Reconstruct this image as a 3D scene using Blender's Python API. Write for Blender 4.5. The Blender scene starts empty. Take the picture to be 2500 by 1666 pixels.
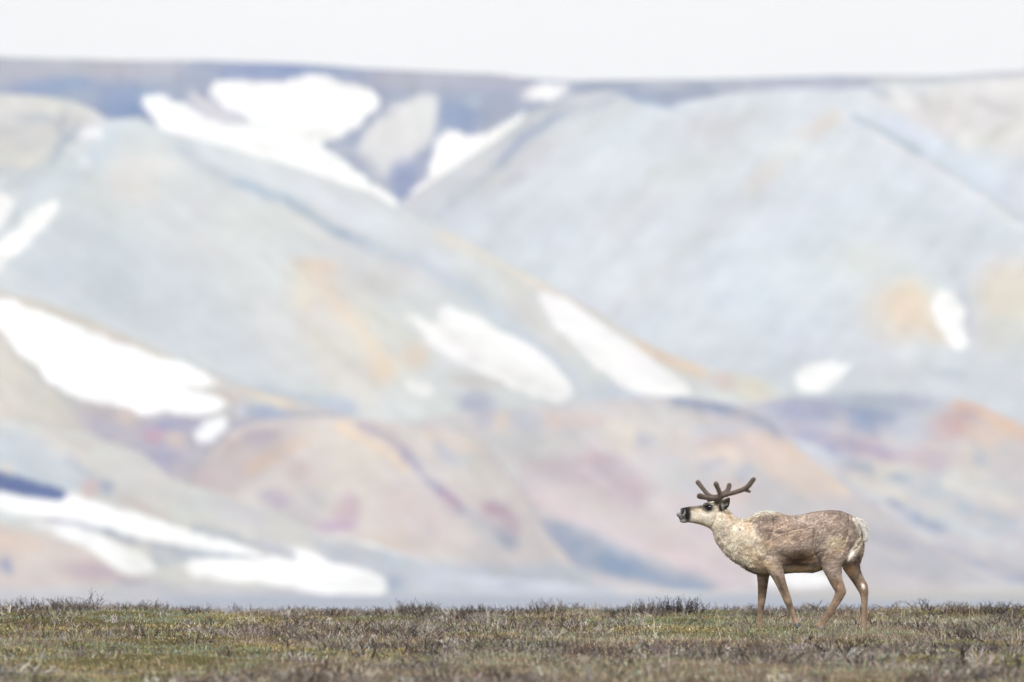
import bpy, bmesh, math
import numpy as np
from mathutils import Vector

rng = np.random.default_rng(7)
S = bpy.context.scene
COL = S.collection

# ------------------------------------------------------------------ camera
FPX = 2500 * 400.0 / 36.0          # focal length in photo pixels
HOR = 1400.0                       # photo row of the true horizon
PITCH = math.atan((HOR - 833.0) / FPX)
SUBJ = 108.5                       # metres to the caribou
cam_d = bpy.data.cameras.new('camera'); cam = bpy.data.objects.new('camera', cam_d); COL.objects.link(cam)
cam.location = (0, 0, 0); cam.rotation_euler = (math.pi/2 + PITCH, 0, 0)
cam_d.sensor_width = 36; cam_d.lens = 400; cam_d.clip_start = 0.5; cam_d.clip_end = 40000
cam_d.dof.use_dof = True; cam_d.dof.focus_distance = SUBJ - 0.1; cam_d.dof.aperture_fstop = 3.6
S.camera = cam

# ------------------------------------------------------------------ world, sun, exposure
SUN_EL, SUN_AZ = math.radians(52), math.radians(186)      # high, behind the photographer
w = bpy.data.worlds.new('World'); S.world = w; w.use_nodes = True
nt = w.node_tree; nt.nodes.clear()
sky = nt.nodes.new('ShaderNodeTexSky'); sky.sky_type = 'NISHITA'; sky.sun_disc = False
sky.sun_elevation = SUN_EL; sky.sun_rotation = SUN_AZ; sky.dust_density = 3.0; sky.air_density = 1.0; sky.ozone_density = 1.0
tc = nt.nodes.new('ShaderNodeTexCoord'); no = nt.nodes.new('ShaderNodeTexNoise')
no.inputs['Scale'].default_value = 9; no.inputs['Detail'].default_value = 3
mp = nt.nodes.new('ShaderNodeMapRange'); mp.inputs['To Min'].default_value = 0.90; mp.inputs['To Max'].default_value = 1.08
hs = nt.nodes.new('ShaderNodeHueSaturation'); hs.inputs['Saturation'].default_value = 0.30
mixc = nt.nodes.new('ShaderNodeMix'); mixc.data_type = 'RGBA'; mixc.inputs['Factor'].default_value = 0.75
mixc.inputs[7].default_value = (8.9, 8.82, 8.85, 1)        # the even cloud layer over the blue sky
mul = nt.nodes.new('ShaderNodeMix'); mul.data_type = 'RGBA'; mul.blend_type = 'MULTIPLY'; mul.inputs['Factor'].default_value = 1
bg = nt.nodes.new('ShaderNodeBackground'); bg.inputs['Strength'].default_value = 0.10
wo = nt.nodes.new('ShaderNodeOutputWorld')
L = nt.links.new
L(tc.outputs['Generated'], no.inputs['Vector']); L(no.outputs['Fac'], mp.inputs['Value'])
L(sky.outputs[0], hs.inputs['Color']); L(hs.outputs[0], mixc.inputs[6])
L(mixc.outputs[2], mul.inputs[6]); L(mp.outputs[0], mul.inputs[7]); L(mul.outputs[2], bg.inputs['Color'])
L(bg.outputs[0], wo.inputs['Surface'])
sd = bpy.data.lights.new('sun', 'SUN'); sd.energy = 2.4; sd.angle = math.radians(10); sd.color = (1, 0.97, 0.92)
so = bpy.data.objects.new('sun', sd); COL.objects.link(so)
sdir = Vector((math.sin(SUN_AZ)*math.cos(SUN_EL), math.cos(SUN_AZ)*math.cos(SUN_EL), math.sin(SUN_EL)))
so.rotation_euler = sdir.to_track_quat('Z', 'Y').to_euler()
S.view_settings.view_transform = 'Standard'; S.view_settings.look = 'None'
S.view_settings.gamma = 1; S.view_settings.exposure = 0.5
S.cycles.max_bounces = 6; S.cycles.diffuse_bounces = 3; S.cycles.volume_bounces = 0
S.cycles.use_denoising = True

# ------------------------------------------------------------------ helpers
def lin(c):
    c = np.asarray(c, float) / 255.0
    return np.where(c <= 0.04045, c / 12.92, ((c + 0.055) / 1.055) ** 2.4)

def px(u, v, Y):
    """photo pixel + world depth Y -> world point (arrays allowed)"""
    a = (u - 1250.0) / FPX; b = (833.0 - v) / FPX
    c, s = math.cos(PITCH), math.sin(PITCH)
    yy = c - b * s; zz = s + b * c
    return np.stack([a / yy * Y, np.broadcast_to(Y, np.shape(a * Y)), zz / yy * Y], -1)

_lat = rng.random((256, 256))
def vnoise(x, y):
    x, y = x*.788-y*.616+900.3, x*.616+y*.788+900.7
    xi = np.floor(x).astype(int); yi = np.floor(y).astype(int); fx = x - xi; fy = y - yi
    fx = fx*fx*(3-2*fx); fy = fy*fy*(3-2*fy)
    g = lambda i, j: _lat[i & 255, j & 255]
    return (g(xi, yi)*(1-fx)+g(xi+1, yi)*fx)*(1-fy)+(g(xi, yi+1)*(1-fx)+g(xi+1, yi+1)*fx)*fy
def fbm(x, y, o=4):
    t = 0; a = .5; n = 0
    for k in range(o):
        t = t + a*vnoise(x*2**k + 17.3*k, y*2**k + 9.1*k); n += a; a *= .5
    return t/n - .5

def sstep(a, b, x):
    t = np.clip((x-a)/(b-a), 0, 1); return t*t*(3-2*t)
def seg_dist(P, a, b):
    a = np.array(a, float); b = np.array(b, float); d = b-a
    t = np.clip(((P-a)@d)/max(d@d, 1e-9), 0, 1)
    return np.linalg.norm(P-(a+t[:, None]*d), axis=1)
def poly_mask(P, poly, soft):
    poly = np.array(poly, float); n = len(poly)
    mn = poly.min(0)-4*soft; mx = poly.max(0)+4*soft
    out = np.zeros(len(P)); k = np.where(((P > mn) & (P < mx)).all(1))[0]
    if not len(k): return out
    Q = P[k]; ins = np.zeros(len(Q), bool); d = np.full(len(Q), 1e9)
    for i in range(n):
        a = poly[i]; b = poly[(i+1) % n]
        d = np.minimum(d, seg_dist(Q, a, b))
        if a[1] != b[1]:
            c = ((a[1] > Q[:, 1]) != (b[1] > Q[:, 1]))
            ins ^= c & (Q[:, 0] < (b[0]-a[0])*(Q[:, 1]-a[1])/(b[1]-a[1])+a[0])
    sd_ = np.where(ins, d, -d)
    out[k] = sstep(-soft, soft, sd_)
    return out
def paint(P, base, ops, warp=0.0, wscale=30.0):
    """P (n,2). ops: ('e',(cx,cy),(rx,ry),deg,col,str) soft ellipse; ('s',[pts],width,col,str) stroke; ('p',poly,col,soft,str) area"""
    C = np.tile(lin(base), (len(P), 1))
    if warp:
        P = P+warp*np.stack([fbm(P[:, 0]/wscale, P[:, 1]/wscale, 3), fbm(P[:, 0]/wscale+50, P[:, 1]/wscale+80, 3)], 1)*2
        if wscale > 40: P = P+11*np.stack([fbm(P[:, 0]/17, P[:, 1]/17, 2), fbm(P[:, 0]/17+50, P[:, 1]/17+80, 2)], 1)
    for op in ops:
        if op[0] == 'e':
            _, (cx, cy), (rx, ry), deg, col, st = op
            t = math.radians(deg); dx = P[:, 0]-cx; dy = P[:, 1]-cy
            q = ((dx*math.cos(t)+dy*math.sin(t))/rx)**2+((-dx*math.sin(t)+dy*math.cos(t))/ry)**2
            m = np.exp(-q*q*.7)*st
        elif op[0] == 's':
            _, pts, wd, col, st = op
            m = np.zeros(len(P))
            for i in range(len(pts)-1): m = np.maximum(m, np.exp(-(seg_dist(P, pts[i], pts[i+1])/wd)**2))
            m = m*st
        else:
            _, pts, col, soft, st = op
            m = poly_mask(P, pts, soft)*st
        C += (lin(col)-C)*m[:, None]
    return C

def mesh_from(name, V, F, colors=None, mat=None, smooth=True, parent=None):
    """V (n,3); F list of (m,k) integer arrays; colors (n,3) linear"""
    me = bpy.data.meshes.new(name)
    V = np.asarray(V, np.float32); me.vertices.add(len(V)); me.vertices.foreach_set('co', V.ravel())
    if not isinstance(F, list): F = [F]
    F = [np.asarray(f, np.int32) for f in F if len(f)]
    tot = sum(f.size for f in F); nf = sum(len(f) for f in F)
    me.loops.add(tot); me.loops.foreach_set('vertex_index', np.concatenate([f.ravel() for f in F]))
    me.polygons.add(nf)
    lens = np.concatenate([np.full(len(f), f.shape[1], np.int32) for f in F])
    st = np.concatenate([[0], np.cumsum(lens)[:-1]]).astype(np.int32)
    me.polygons.foreach_set('loop_start', st)
    me.polygons.foreach_set('use_smooth', np.full(nf, smooth))
    me.update(calc_edges=True); me.validate()
    if colors is not None:
        at = me.color_attributes.new('Col', 'FLOAT_COLOR', 'POINT')
        c = np.ones((len(V), 4), np.float32); c[:, :3] = np.clip(colors, 0, 1); at.data.foreach_set('color', c.ravel())
    if mat: me.materials.append(mat)
    o = bpy.data.objects.new(name, me); COL.objects.link(o)
    if parent: o.parent = parent
    return o
def grid_faces(r, c):
    i = np.arange(r*c).reshape(r, c)
    return np.stack([i[:-1, :-1], i[:-1, 1:], i[1:, 1:], i[1:, :-1]], -1).reshape(-1, 4)

def mat_attr(name, rough=.9, spec=.2, noise=0.0, nscale=1.0, bump=0.0, sheen=0.0, trans=0.0):
    m = bpy.data.materials.new(name); m.use_nodes = True; t = m.node_tree; b = t.nodes['Principled BSDF']
    b.inputs['Roughness'].default_value = rough; b.inputs['Specular IOR Level'].default_value = spec
    b.inputs['Sheen Weight'].default_value = sheen
    a = t.nodes.new('ShaderNodeAttribute'); a.attribute_name = 'Col'; out = a.outputs['Color']
    if noise or bump:
        tc_ = t.nodes.new('ShaderNodeTexCoord'); n = t.nodes.new('ShaderNodeTexNoise'); n.inputs['Scale'].default_value = nscale
        n.inputs['Detail'].default_value = 6; t.links.new(tc_.outputs['Object'], n.inputs['Vector'])
        if noise:
            r = t.nodes.new('ShaderNodeMapRange'); r.inputs['From Min'].default_value = .3; r.inputs['From Max'].default_value = .7
            r.inputs['To Min'].default_value = 1-noise; r.inputs['To Max'].default_value = 1+noise
            x = t.nodes.new('ShaderNodeMix'); x.data_type = 'RGBA'; x.blend_type = 'MULTIPLY'; x.inputs['Factor'].default_value = 1
            t.links.new(n.outputs['Fac'], r.inputs['Value']); t.links.new(out, x.inputs[6]); t.links.new(r.outputs[0], x.inputs[7]); out = x.outputs[2]
        if bump:
            bp = t.nodes.new('ShaderNodeBump'); bp.inputs['Strength'].default_value = bump; bp.inputs['Distance'].default_value = .01
            t.links.new(n.outputs['Fac'], bp.inputs['Height']); t.links.new(bp.outputs[0], b.inputs['Normal'])
    t.links.new(out, b.inputs['Base Color'])
    if trans:
        tr = t.nodes.new('ShaderNodeBsdfTranslucent'); mx = t.nodes.new('ShaderNodeMixShader'); mx.inputs[0].default_value = trans
        t.links.new(out, tr.inputs['Color']); t.links.new(b.outputs[0], mx.inputs[1]); t.links.new(tr.outputs[0], mx.inputs[2])
        t.links.new(mx.outputs[0], t.nodes['Material Output'].inputs['Surface'])
    return m
def tag(o, label=None, cat=None, group=None, kind=None):
    for k, v in (('label', label), ('category', cat), ('group', group), ('kind', kind)):
        if v: o[k] = v

# ------------------------------------------------------------------ far mountains and hills
# colours are noted as they look through kilometres of bright air; unair() takes the air and the light off again
HAZE_D = 5.0e-5
AIR = np.array([0.71, 0.765, 0.84])       # brightness of an endless depth of that air
LIGHT = np.array([2.06, 2.05, 2.03])      # what a white slope sends back
def unair(C, dist):
    T = math.exp(-HAZE_D*dist)
    return np.clip((C - AIR*(1-T))/(T*LIGHT), 0.02, 0.92)

R = lambda ox, oy: (lambda *pts: [(ox+x/2.613, oy+y/2.613) for x, y in pts])
r1, r2, r3, r4, r5, r6, r7, r8 = R(0,100), R(800,100), R(1600,100), R(0,600), R(800,600), R(1600,600), R(0,1000), R(800,1000)
SNOW = (253, 254, 255)
m_rock = mat_attr('weathered_rock_and_snow', rough=.95, spec=.05, noise=.07, nscale=.03)
def layer(name, ridge, D, base, ops, bottom=1500, slope=.55, seed=0, relief=14, mott=.03, warp=6, blotch=0.0, sdir=(.6, .8)):
    us = np.arange(-420, 2921, 9.0); rd = np.interp(us, [p[0] for p in ridge], [p[1] for p in ridge])
    rd = rd + 3*fbm(us/60+seed, us*0+seed, 3)
    n = int((bottom-rd.min())/9)+2; t = np.linspace(0, 1, n)[:, None]
    rows = rd[None]+(bottom-rd[None])*t; U = np.broadcast_to(us, rows.shape)
    below = (rows-rd[None])*D/FPX
    nz = fbm((U*.8+rows*.6)/310+seed*3.1, (rows*.8-U*.6)/240+seed, 2)
    kx = np.arange(-60, 61)*9.0; kw = np.exp(-(kx/150)**2); kw /= kw.sum()
    rds = np.convolve(np.pad(rd, 60, mode='edge'), kw, 'valid')
    run = (rows-np.minimum(rds, bottom-40)[None])*D/FPX/slope
    Y = D-run+relief*nz*3*sstep(0, 120, rows-rd[None]) - 14*np.exp(-((rows-rd[None])/25)**2)*0
    V = px(U, rows, Y)
    # back side of the ridge falls away
    bk = []
    for k, (dy, dz) in enumerate(((25, 3), (80, 20), (180, 70), (420, 210))):
        v = V[0].copy(); v[:, 1] += dy; v[:, 2] = np.maximum(v[:, 2]-dz, -20); bk.append(v)
    P = np.stack([U.ravel(), rows.ravel()], 1)
    C = paint(P, base, ops, warp=warp, wscale=45)
    C = C*(1+mott*2*fbm(P[:, 0]/55+seed, P[:, 1]/40, 4))[:, None]*(1+.025*2*np.stack([fbm(P[:, 0]/120+seed+k*9, P[:, 1]/90, 3) for k in range(3)], 1))
    if blotch:
        C = lin(base)+(C-lin(base))*1.25
        snow = sstep(.80, .95, C.min(1))[:, None]
        for q, col in enumerate(((228,208,196),(176,182,206),(224,223,218),(196,186,196))):
            m = sstep(.06, .22, fbm(P[:, 0]/48+seed*5+q*31, P[:, 1]/26+q*13-P[:, 0]/150, 3))[:, None]*blotch*(1-snow)
            C = C+(lin(col)-C)*m
    C = C*1.035; lum = C@np.array([.25, .6, .15]); C = lum[:, None]+(C-lum[:, None])*.90
    C = C*(1+.12*fbm(P[:, 0]/26+seed, P[:, 1]/17+3*seed, 3)*(lum < .8))[:, None]*(1-.10*sstep(.02, .3, fbm(P[:, 0]/70, P[:, 1]/24+seed, 3))*(lum > .8))[:, None]
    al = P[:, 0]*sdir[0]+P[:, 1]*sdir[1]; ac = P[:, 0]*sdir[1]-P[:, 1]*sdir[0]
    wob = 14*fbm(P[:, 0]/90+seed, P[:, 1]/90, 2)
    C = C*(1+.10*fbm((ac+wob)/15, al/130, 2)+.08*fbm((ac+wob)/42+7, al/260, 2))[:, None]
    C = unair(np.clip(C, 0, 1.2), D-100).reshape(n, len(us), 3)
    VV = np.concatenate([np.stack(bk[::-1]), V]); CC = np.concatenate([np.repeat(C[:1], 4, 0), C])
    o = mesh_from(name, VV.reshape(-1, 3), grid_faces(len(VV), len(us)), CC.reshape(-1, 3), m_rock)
    tag(o, kind='structure'); return o

S1 = r1((900,400),(930,350),(1060,340),(1090,390),(1180,400),(1240,450),(1330,500),(1430,540),(1560,540),(1600,510),(1560,470),(1450,430),(1330,370),(1330,310),(1400,240),(1500,245),(1700,265),(1800,270),(1880,235),(1980,215),(2120,235),(2200,285),(2290,275)) \
   + r2((260,310),(335,370),(300,430),(200,530),(100,600),(0,640)) + r1((2040,660),(2200,760)) + r2((0,710),(150,800),(270,900),(380,950),(460,1030),(440,1120),(0,1000)) + r1((1800,850),(1080,640),(960,480))
S2 = r2((690,640),(740,590),(800,575),(900,595),(1000,590),(1150,510),(1270,460),(1200,700),(900,900),(640,1100),(500,1060),(560,950),(640,860),(670,760))
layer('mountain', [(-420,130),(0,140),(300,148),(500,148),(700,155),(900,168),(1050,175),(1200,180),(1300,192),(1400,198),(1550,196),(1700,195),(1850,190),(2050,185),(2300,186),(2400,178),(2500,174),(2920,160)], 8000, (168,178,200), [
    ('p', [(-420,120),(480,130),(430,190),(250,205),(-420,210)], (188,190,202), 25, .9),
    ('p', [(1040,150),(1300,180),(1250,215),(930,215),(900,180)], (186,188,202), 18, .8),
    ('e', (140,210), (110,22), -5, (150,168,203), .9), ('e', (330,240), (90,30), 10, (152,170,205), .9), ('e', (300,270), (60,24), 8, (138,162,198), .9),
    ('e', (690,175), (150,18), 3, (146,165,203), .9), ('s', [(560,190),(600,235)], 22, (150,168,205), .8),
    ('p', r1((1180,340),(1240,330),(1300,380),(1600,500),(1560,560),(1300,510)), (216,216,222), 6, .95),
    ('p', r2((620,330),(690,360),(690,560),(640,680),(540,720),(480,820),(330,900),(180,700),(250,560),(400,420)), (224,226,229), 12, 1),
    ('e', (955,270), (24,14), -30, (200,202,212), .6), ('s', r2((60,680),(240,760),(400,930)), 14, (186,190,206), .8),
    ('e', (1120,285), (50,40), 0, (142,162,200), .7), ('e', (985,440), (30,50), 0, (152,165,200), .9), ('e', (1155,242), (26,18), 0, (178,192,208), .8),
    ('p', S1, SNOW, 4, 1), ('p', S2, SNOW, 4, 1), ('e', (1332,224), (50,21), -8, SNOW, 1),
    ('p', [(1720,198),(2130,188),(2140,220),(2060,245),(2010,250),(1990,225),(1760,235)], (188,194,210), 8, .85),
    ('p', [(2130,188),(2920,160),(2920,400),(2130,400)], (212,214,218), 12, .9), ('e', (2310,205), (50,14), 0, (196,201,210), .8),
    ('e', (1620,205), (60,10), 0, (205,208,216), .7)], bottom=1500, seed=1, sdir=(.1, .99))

layer('mountain', [(-420,900),(700,700),(930,560),(968,500),(1087,425),(1200,350),(1300,272),(1380,235),(1470,222),(1540,226),(1580,244),(1640,256),(1700,243),(1800,226),(1960,216),(2040,222),(2140,212),(2300,202),(2400,195),(2500,186),(2920,170)], 7300, (216,224,233), [
    ('p', [(960,490),(1300,250),(1560,220),(1540,270),(1330,400),(1150,500),(1040,560)], (212,215,220), 25, .8),
    ('s', [(1400,262),(1278,333),(1213,406)], 13, (172,184,208), .95), ('s', [(1213,406),(1144,467),(1068,529)], 10, (196,206,218), .9),
    ('e', (1350,255), (40,14), -25, (185,192,208), .8), ('p', r2((1580,330),(1800,250),(1950,300),(1750,440),(1500,470)), (200,203,212), 10, .7),
    ('p', [(1480,200),(1560,205),(1660,240),(1640,262),(1560,252),(1500,225)], (152,170,205), 7, .9),
    ('s', [(1500,240),(1440,270)], 8, (178,186,208), .7), ('e', (1255,440), (30,16), -30, (200,204,216), .8),
    ('e', (1650,440), (220,60), -35, (214,220,223), .7), ('e', (1750,300), (120,30), -10, (214,216,221), .7),
    ('s', [(2035,285),(1960,340),(1880,420),(1830,470)], 22, (226,221,217), .9), ('s', [(1830,470),(1700,580),(1600,680),(1500,760)], 32, (212,217,222), .8),
    ('e', (1850,650), (170,110), -30, (217,227,237), .7), ('e', (1980,400), (120,60), 30, (222,229,236), .7), ('e', (1480,880), (110,100), 0, (207,217,229), .6),
    ('p', [(2100,240),(2500,170),(2920,170),(2920,420),(2440,380),(2240,300)], (224,224,224), 20, .9), ('e', (2330,290), (60,40), 30, (215,215,216), .8), ('e', (2200,235), (40,18), 50, (236,236,236), .9), ('e', (2360,345), (30,20), 60, (234,234,233), .8), ('e', (2480,215), (70,16), -10, (238,238,238), .9), ('e', (2260,250), (34,12), 60, (204,207,212), .8), ('e', (2420,260), (60,14), 15, (208,208,208), .8), ('e', (2300,330), (30,12), 40, (206,210,214), .7), ('e', (2450,320), (50,16), -20, (212,210,206), .8), ('e', (2150,225), (30,12), 20, (190,196,208), .8),
    ('s', [(2170,300),(2300,380),(2460,470)], 24, (210,223,236), .8),
    ('s', [(2085,284),(2166,322),(2250,375)], 9, (182,197,209), .95), ('s', [(2250,375),(2346,437),(2500,532),(2700,640)], 9, (202,211,220), .95),
    ('s', [(2120,320),(2240,390),(2340,455),(2500,560)], 10, (228,232,235), .8),
    ('e', (2200,760), (90,85), 0, (226,221,211), .9), ('e', (2215,745), (48,55), -30, (230,213,193), .8), ('e', (2290,810), (50,30), 30, (229,214,196), .7),
    ('e', (2470,715), (90,85), 0, (226,218,204), .9), ('e', (2120,640), (90,50), 0, (220,224,222), .7), ('e', (2300,580), (120,60), 20, (208,216,226), .6),
    ('e', (2440,830), (110,60), 0, (212,213,210), .8), ('s', [(2330,660),(2370,780),(2360,900)], 20, (204,210,220), .7),
    ('p', [(1300,870),(2920,850),(2920,1600),(1300,1600)], (207,214,222), 45, .8), ('e', (2320,915), (50,14), 5, (190,200,211), .8), ('e', (1850,880), (110,40), 5, (207,214,224), .7),
    ('e', (2150,985), (150,24), 2, (172,182,200), .9), ('s', [(1690,985),(1850,1000),(1900,1030)], 15, (165,178,203), .9),
    ('p', r6((1830,280),(1900,310),(1980,420),(1960,500),(2000,600),(1980,660),(1930,670),(1860,600),(1790,500),(1770,380),(1780,310)), SNOW, 4, 1),
    ('p', r6((900,900),(910,830),(960,760),(1040,735),(1130,725),(1190,760),(1250,750),(1240,780),(1190,850),(1140,900),(1060,930),(950,935)), SNOW, 4, 1)], seed=2, sdir=(-.62, .78))

GUL = [(440,368),(574,444),(708,490),(804,559),(900,605),(1018,636),(1106,688),(1183,745),(1259,814),(1320,855),(1374,898),(1397,925)]  # dark gully strokes: darker rock plus gully shade painted into the slope colour
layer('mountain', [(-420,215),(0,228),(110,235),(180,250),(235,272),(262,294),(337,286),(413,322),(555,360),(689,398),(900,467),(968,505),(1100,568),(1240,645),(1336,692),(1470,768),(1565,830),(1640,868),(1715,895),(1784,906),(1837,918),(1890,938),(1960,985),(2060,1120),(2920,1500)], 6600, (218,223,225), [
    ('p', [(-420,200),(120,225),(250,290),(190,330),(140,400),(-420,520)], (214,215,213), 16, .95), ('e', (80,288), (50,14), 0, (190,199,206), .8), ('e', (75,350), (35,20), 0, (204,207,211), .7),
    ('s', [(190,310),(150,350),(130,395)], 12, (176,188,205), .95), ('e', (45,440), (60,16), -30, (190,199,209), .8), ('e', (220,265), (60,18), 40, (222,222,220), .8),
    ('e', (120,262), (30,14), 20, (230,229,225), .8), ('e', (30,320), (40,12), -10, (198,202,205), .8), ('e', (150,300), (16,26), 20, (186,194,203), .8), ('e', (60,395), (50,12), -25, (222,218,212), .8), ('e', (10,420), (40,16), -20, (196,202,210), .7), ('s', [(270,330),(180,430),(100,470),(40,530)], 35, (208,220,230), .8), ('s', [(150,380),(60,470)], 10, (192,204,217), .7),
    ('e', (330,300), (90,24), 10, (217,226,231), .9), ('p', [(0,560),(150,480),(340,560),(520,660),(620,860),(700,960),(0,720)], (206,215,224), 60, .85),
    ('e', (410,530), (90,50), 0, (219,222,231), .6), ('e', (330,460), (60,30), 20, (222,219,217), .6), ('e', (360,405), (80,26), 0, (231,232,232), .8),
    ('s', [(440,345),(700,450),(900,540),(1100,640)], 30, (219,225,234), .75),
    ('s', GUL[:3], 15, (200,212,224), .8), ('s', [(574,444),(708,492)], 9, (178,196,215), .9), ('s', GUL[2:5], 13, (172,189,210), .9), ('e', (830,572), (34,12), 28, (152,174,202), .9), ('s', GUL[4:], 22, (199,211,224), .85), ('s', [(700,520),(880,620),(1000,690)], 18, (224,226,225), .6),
    ('p', [(700,650),(830,640),(900,760),(1000,900),(900,1000),(800,960),(720,780)], (223,220,213), 40, .8),
    ('e', (772,652), (46,20), 5, (227,206,190), .9), ('s', [(745,670),(740,735)], 22, (231,222,208), .8), ('s', [(770,670),(820,740),(880,800),(920,860),(945,910)], 20, (234,222,206), .9), ('e', (930,900), (30,34), 30, (229,212,197), .8),
    ('e', (1015,865), (34,34), 0, (228,210,194), .8), ('s', [(880,740),(960,800),(1000,840)], 20, (222,222,215), .8), ('e', (930,700), (50,25), 20, (214,214,211), .6),
    ('s', [(1080,575),(1183,620),(1320,700)], 15, (228,221,212), .9), ('s', [(1240,680),(1290,760),(1380,850)], 25, (220,220,214), .7),
    ('s', [(1320,695),(1470,775),(1565,838)], 10, (225,217,208), .8), ('s', [(1565,848),(1650,885),(1710,910)], 17, (229,206,186), .95), ('e', (1765,930), (34,26), 20, (214,198,196), .9), ('e', (1840,950), (50,28), 25, (224,218,204), .9), ('s', [(1830,1000),(1900,1030)], 15, (220,216,206), .9),
    ('e', (1500,960), (100,28), 0, (200,208,222), .8), ('s', [(330,860),(430,890),(520,930),(760,980),(860,1000)], 16, (186,198,212), .9),
    ('e', (1160,985), (45,28), 0, (182,186,208), .9), ('e', (1160,935), (70,18), 8, (210,206,204), .8), ('e', (820,985), (50,20), 0, (198,208,226), .8),
    ('p', r5((500,460),(560,450),(640,490),(690,480),(700,420),(770,380),(850,410),(1050,520),(1280,630),(1380,700),(1470,790),(1550,880),(1550,980),(1500,990),(1320,970),(1150,900),(1050,830),(930,800),(790,730),(640,610),(600,550)), SNOW, 4, 1),
    ('s', [(1070,790),(1120,840),(1160,870)], 6, (240,238,236), .6), ('e', (1000,775), (14,10), 30, (238,238,238), .7),
    ('p', r5((1330,320),(1370,300),(1480,330),(1700,460),(1950,640),(2150,780),(2300,900),(2320,940),(2200,970),(2000,945),(1850,880),(1700,770),(1550,620),(1430,480)), SNOW, 4, 1),
    ('p', r5((490,900),(520,850),(580,850),(680,900),(680,950),(600,955),(520,930)), (244,245,247), 5, 1),
    ('p', r1((-900,960),(0,960),(50,980),(75,1030),(60,1100),(0,1190),(-900,1700)), SNOW, 4, 1), ('p', [(-400,700)]+r1((0,1280),(110,1190),(150,1100),(240,1080),(330,1030),(385,1030),(370,1090),(290,1170),(240,1230),(180,1300),(90,1370),(0,1460))+[(-200,800)], SNOW, 4, 1),
    ('e', (222,324), (28,13), 0, (246,248,251), 1), ('e', (205,394), (13,16), 0, (232,238,244), .9)], seed=3, sdir=(.8, .6))

layer('hill', [(-420,600),(0,712),(110,738),(230,785),(340,832),(420,868),(500,905),(570,935),(650,960),(760,985),(900,1030),(1060,1085),(1300,1240),(1600,1500),(2920,1500)], 5900, (214,213,210), [
    ('s', [(0,722),(110,748),(230,795),(340,842),(400,868)], 14, (216,210,203), .9),
    ('p', [(-420,760),(0,820),(60,880),(140,970),(200,1010),(200,1060),(-420,1040)], (220,217,209), 25, .8), ('s', [(40,850),(90,920),(170,970)], 16, (200,199,198), .8), ('e', (70,1045), (110,22), 5, (202,199,198), .9),
    ('p', [(170,990),(520,1010),(900,1000),(900,1400),(300,1400),(230,1080)], (192,190,201), 30, .95), ('e', (270,1010), (70,22), 10, (198,193,195), .9),
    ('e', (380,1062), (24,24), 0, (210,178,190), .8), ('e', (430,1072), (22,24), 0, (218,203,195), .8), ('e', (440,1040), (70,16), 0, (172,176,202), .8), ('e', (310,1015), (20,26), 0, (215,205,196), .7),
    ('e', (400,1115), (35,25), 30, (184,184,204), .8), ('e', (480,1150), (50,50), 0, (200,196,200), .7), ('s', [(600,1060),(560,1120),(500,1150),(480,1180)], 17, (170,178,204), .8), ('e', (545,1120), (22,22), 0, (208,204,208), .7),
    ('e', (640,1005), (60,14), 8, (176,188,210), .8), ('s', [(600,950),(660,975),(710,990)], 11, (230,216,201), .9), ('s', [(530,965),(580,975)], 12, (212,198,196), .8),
    ('p', [(-420,640)]+r4((0,335),(60,340),(200,400),(400,490),(640,570),(850,650),(1000,710),(1180,740),(1300,810),(1400,870),(1340,900),(1200,880),(1160,915),(1250,925),(1380,950),(1450,1000),(1400,1050),(1300,1090),(1120,1080),(1060,1050),(990,1075),(880,1080),(800,1020),(700,1010),(560,990),(430,940),(300,860),(230,760),(130,700),(0,520))+[(-420,700)], SNOW, 4, 1),
    ('p', r4((1240,1180),(1300,1130),(1430,1080),(1460,1110),(1420,1190),(1350,1250),(1280,1250)), (245,246,249), 5, 1), ('e', (587,1003), (12,12), 0, (225,228,238), .8)], seed=4, relief=8, blotch=.12, sdir=(.7, .7))

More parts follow.
